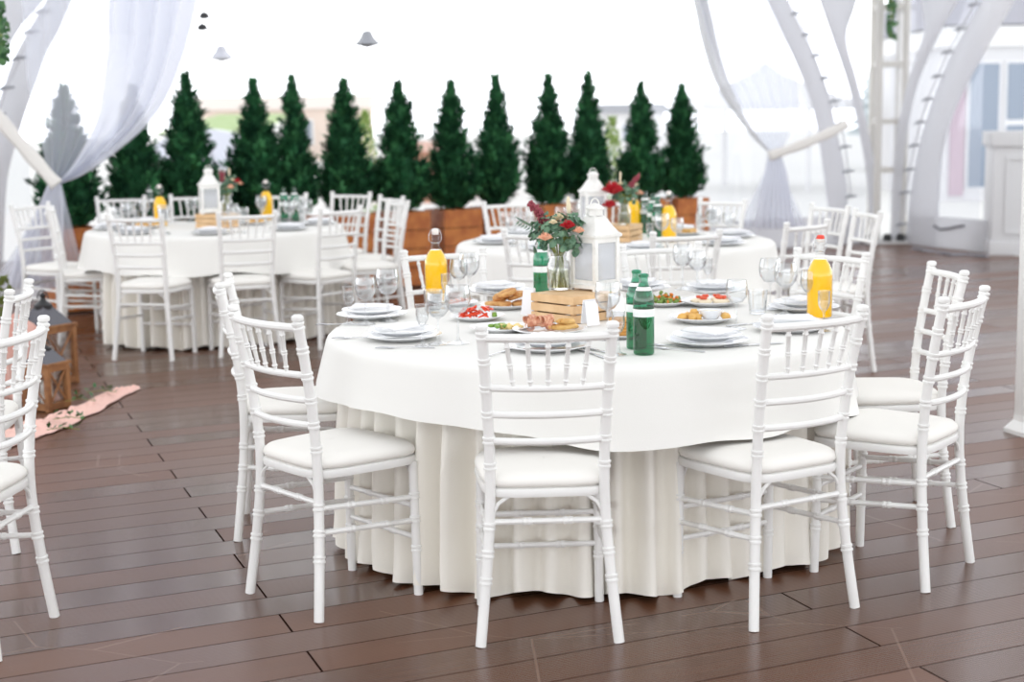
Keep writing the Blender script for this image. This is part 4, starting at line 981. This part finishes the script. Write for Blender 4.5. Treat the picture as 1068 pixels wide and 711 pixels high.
# left rear
place(lantern, (-2.10, 10.80, CT), R(20), 'small-looking white lantern on the crate of the left rear table')
bq2 = make_bouquet(9, False); place(bq2, (-2.0, 10.92, CT), 1.0, 'bouquet with red flowers behind the lantern of the left rear table', sc=.95)
put(jb, 168, 236, 'orange juice bottle left of the lantern on the left rear table'); put(jb, 278.5, 229, 'orange juice bottle right of the lantern on the left rear table')
put(wb, 297, 231, 'green water bottle, left one of the pair on the left rear table'); put(wb, 308, 231, 'green water bottle, right one of the pair on the left rear table'); put(wb, 157, 226, 'green water bottle beside the left rear juice bottle')
for px, py, nm in ((222,236,'fried pieces in front of the left rear lantern'),(265,234,'pastries on the left rear table'),(150,238,'snacks beside the left rear juice bottle')):
    q = W(px, py, z=ZT); food_plate(q.x, q.y, nm, roll_m)
# middle rear
place(lantern, (.485, 9.0, CT), R(15), 'white lantern on the crate of the middle rear table, behind the front lantern')
place(bq2, (.67, 9.05, CT), 2.2, 'bouquet with a deep red flower beside the middle rear lantern', sc=.95)
m = MB(); rose(m, (0,0,0), .075, 3); rose(m, (-.02,-.02,-.09), .05, 5)
o = m.build('red_flower', red_m, smooth=0); q = W(639, 196, Y=8.95); o.location = q; tag(o, 'large deep red flower head right of the middle rear lantern', 'flower')
put(jb, 661, 243, 'orange juice bottle, left one on the middle rear table'); put(jb, 697.5, 252, 'orange juice bottle, right one on the middle rear table')
for px, py, l in ((673,243,'leftmost'),(681,247,'middle'),(686,252,'front')): put(wb, px, py, 'green water bottle, '+l+' of the cluster on the middle rear table', sc=1.05)
for px, py, nm in ((650,250,'rolls in front of the middle rear juice bottle'),(715,245,'pastries right of the middle rear juice bottle')):
    q = W(px, py, z=ZT); food_plate(q.x, q.y, nm, roll_m)

# ------------------------------------------------------------------ floor lanterns, pink cloth, leaves
def floor_lantern(p, rz, a, h, lab):
    t = thing('floor_lantern', lab, 'lantern', p, rz); b = .014
    for sx in (-1, 1):
        for sy in (-1, 1): MB().box((sx*(a-b)-b, sy*(a-b)-b, .0),(sx*(a-b)+b, sy*(a-b)+b, h)).build('corner_post', lamp_wood, t, bevel=.002)
    for k in range(4):
        mt_ = Matrix.Rotation(k*PI/2, 4, 'Z'); f = MB()
        MB().box((-a+2*b,-a,.005),(a-2*b,-a+b*1.4,.04), mt_).build('lower_rail', lamp_wood, t, smooth=0); f.box((-a+2*b,-a,h-.03),(a-2*b,-a+b*1.4,h), mt_); o = f.build('upper_rail', lamp_wood, t, smooth=0)
        x = MB(); x.sweep([mt_ @ Vector((-a+2*b,-a+b*.7,.04)), mt_ @ Vector((a-2*b,-a+b*.7,h-.03))], .006, 6); x.sweep([mt_ @ Vector((a-2*b,-a+b*.7,.04)), mt_ @ Vector((-a+2*b,-a+b*.7,h-.03))], .006, 6)
        x.build('cross_brace', lamp_wood, o)
        MB().box((-a+2*b,-a+b*1.5,.04),(a-2*b,-a+b*1.6,h-.03), mt_).build('pane', glass, o, smooth=0)
    MB().box((-a-.008,-a-.008,h),(a+.008,a+.008,h+.015)).build('top_board', lamp_wood, t, bevel=.002)
    MB().box((-a+b,-a+b,.006),(a-b,a-b,.014)).build('floor_board', lamp_wood, t, smooth=0)
    MB().lathe([(a*1.25,h+.015),(a*.45,h+.015+a*.75),(a*.4,h+.015+a*.85)], 4, rot=PI/4).build('roof', M('smoked_roof', (.10,.10,.12), .25), t, smooth=20)
    MB().lathe([(0,h+a*.8),(a*.4,h+a*.8),(a*.42,h+a*1.0),(a*.2,h+a*1.15),(a*.1,h+a*1.3),(a*.16,h+a*1.45),(0,h+a*1.6)], 12).build('vent_cap', black_iron, t)
    MB().sweep([(a*.35*math.cos(q),0,h+a*1.25+a*.42*math.sin(q)) for q in [PI*k/10 for k in range(11)]], .004, 6).build('handle', black_iron, t)
    MB().lathe([(0,.0145),(a*.36,.0145),(a*.36,h*.62),(a*.3,h*.64),(0,h*.62)], 18).build('candle', candle_m, t)
    return t
q = W(46, 428, z=0); floor_lantern((q.x, q.y+.06, 0), R(-24), .088, .235, 'small wooden floor lantern with crossed braces and a candle on the pink cloth')
q = W(50, 403, z=0); floor_lantern((q.x-.03, q.y+.10, 0), R(-30), .125, .335, 'larger wooden floor lantern standing behind the small one')
path = [(-30,470,.14),(0,462,.13),(30,452,.11),(52,446,.10),(72,436,.085),(92,428,.08),(112,416,.07),(128,410,.06),(140,406,.04),(144,405,.015)]
P = []
for i in range(len(path)-1):
    for s_ in range(6):
        u = s_/6; a, b = path[i], path[i+1]; p = W(a[0]+(b[0]-a[0])*u, a[1]+(b[1]-a[1])*u, z=0); P.append((p, a[2]+(b[2]-a[2])*u))
def pk(u, v):
    x = u*(len(P)-1); i = min(int(x), len(P)-2); p = P[i][0].lerp(P[i+1][0], x-i); w_ = P[i][1]+(P[i+1][1]-P[i][1])*(x-i)
    dr = (P[i+1][0]-P[i][0]).normalized(); nn_ = Vector((-dr.y, dr.x, 0)); k = v*2-1
    z = .008+.045*(1-k*k)*(w_/.1)*(.5+.5*abs(noise.noise(Vector((u*22, v*5, 1)))*2.4))
    return p+nn_*k*w_*(1+.2*noise.noise(Vector((u*14, 3, 2))))+Vector((0,0,z))
m = MB(); m.grid(pk, 150, 18)
t = thing('pink_cloth', 'rumpled pink cloth runner lying on the deck by the floor lanterns', 'cloth', (0,0,0))
m.build('runner', pink_cloth, t, smooth=80)
q0 = W(-22, 440, z=0)
m = MB(); m.grid(lambda u, v: q0+Vector((-.25+.5*u, .35+.15*v+.03*math.sin(u*30), .01+.50*(1-v)**1.3*(.9+.1*math.sin(u*11)))), 40, 14); m.build('draped_end', pink_cloth, t, smooth=80)
def leafy(px, py, lab, seed, n=16):
    p = W(px, py, z=.045); rnd_ = random.Random(seed); m = MB(); t = thing('leaf_sprig', lab, 'leaves', p)
    m.sweep([(-.08,0,.0),(0,.01,.01),(.08,0,.0)], .002, 5); m.build('twig', stem_m, t); m = MB()
    for k in range(n):
        c = Vector((rnd_.uniform(-.08,.08), rnd_.uniform(-.02,.02), rnd_.uniform(0,.03))); d = Vector((rnd_.uniform(-1,1), rnd_.uniform(-.6,.6), rnd_.uniform(.1,.6))).normalized()*.035; s_ = d.cross(Vector((0,.3,1))).normalized()*.012
        m.add([c, c+d*.5+s_, c+d, c+d*.5-s_], [(0,1,2,3)])
    m.build('leaves', leaf_ivy, t, smooth=0)
leafy(72,437,'green leaf sprig at the near side of the pink cloth, below the small floor lantern',1); leafy(84,418,'green leaf sprig on the pink cloth right of the floor lanterns',2); leafy(106,409,'green leaf sprig on the far part of the pink cloth',3); leafy(66,448,'green leaf sprig on the deck in front of the pink cloth',4)
# potted shrub at left edge
t = thing('leafy_branch', 'yellow-green leafy arrangement at the left edge behind the chairs', 'plant', W(-6, 400, z=0)); m = MB(); rnd_ = random.Random(8)
for k in range(160):
    c = Vector((rnd_.uniform(-.1,.1), rnd_.uniform(-.08,.08), rnd_.uniform(.25,.62))); d = Vector((rnd_.uniform(-1,1), rnd_.uniform(-1,.4), rnd_.uniform(-.5,1))).normalized()*.05; s_ = d.cross(Vector((0,1,.3))).normalized()*.016
    m.add([c, c+d*.5+s_, c+d, c+d*.5-s_], [(0,1,2,3)])
m.build('leaves', M('olive_leaf', (.16,.20,.05), .6), t, smooth=0); MB().sweep([(0,0,0),(.01,0,.3),(0,0,.55)], .012, 6).build('stem', trunk_m, t)

for pr in (chair, big_plate, small_plate, serving_plate, napkin, wine, medium, flute, tumbler, jb, jr, wb, crate, lantern, bq, bq2, fork, knife):
    pass
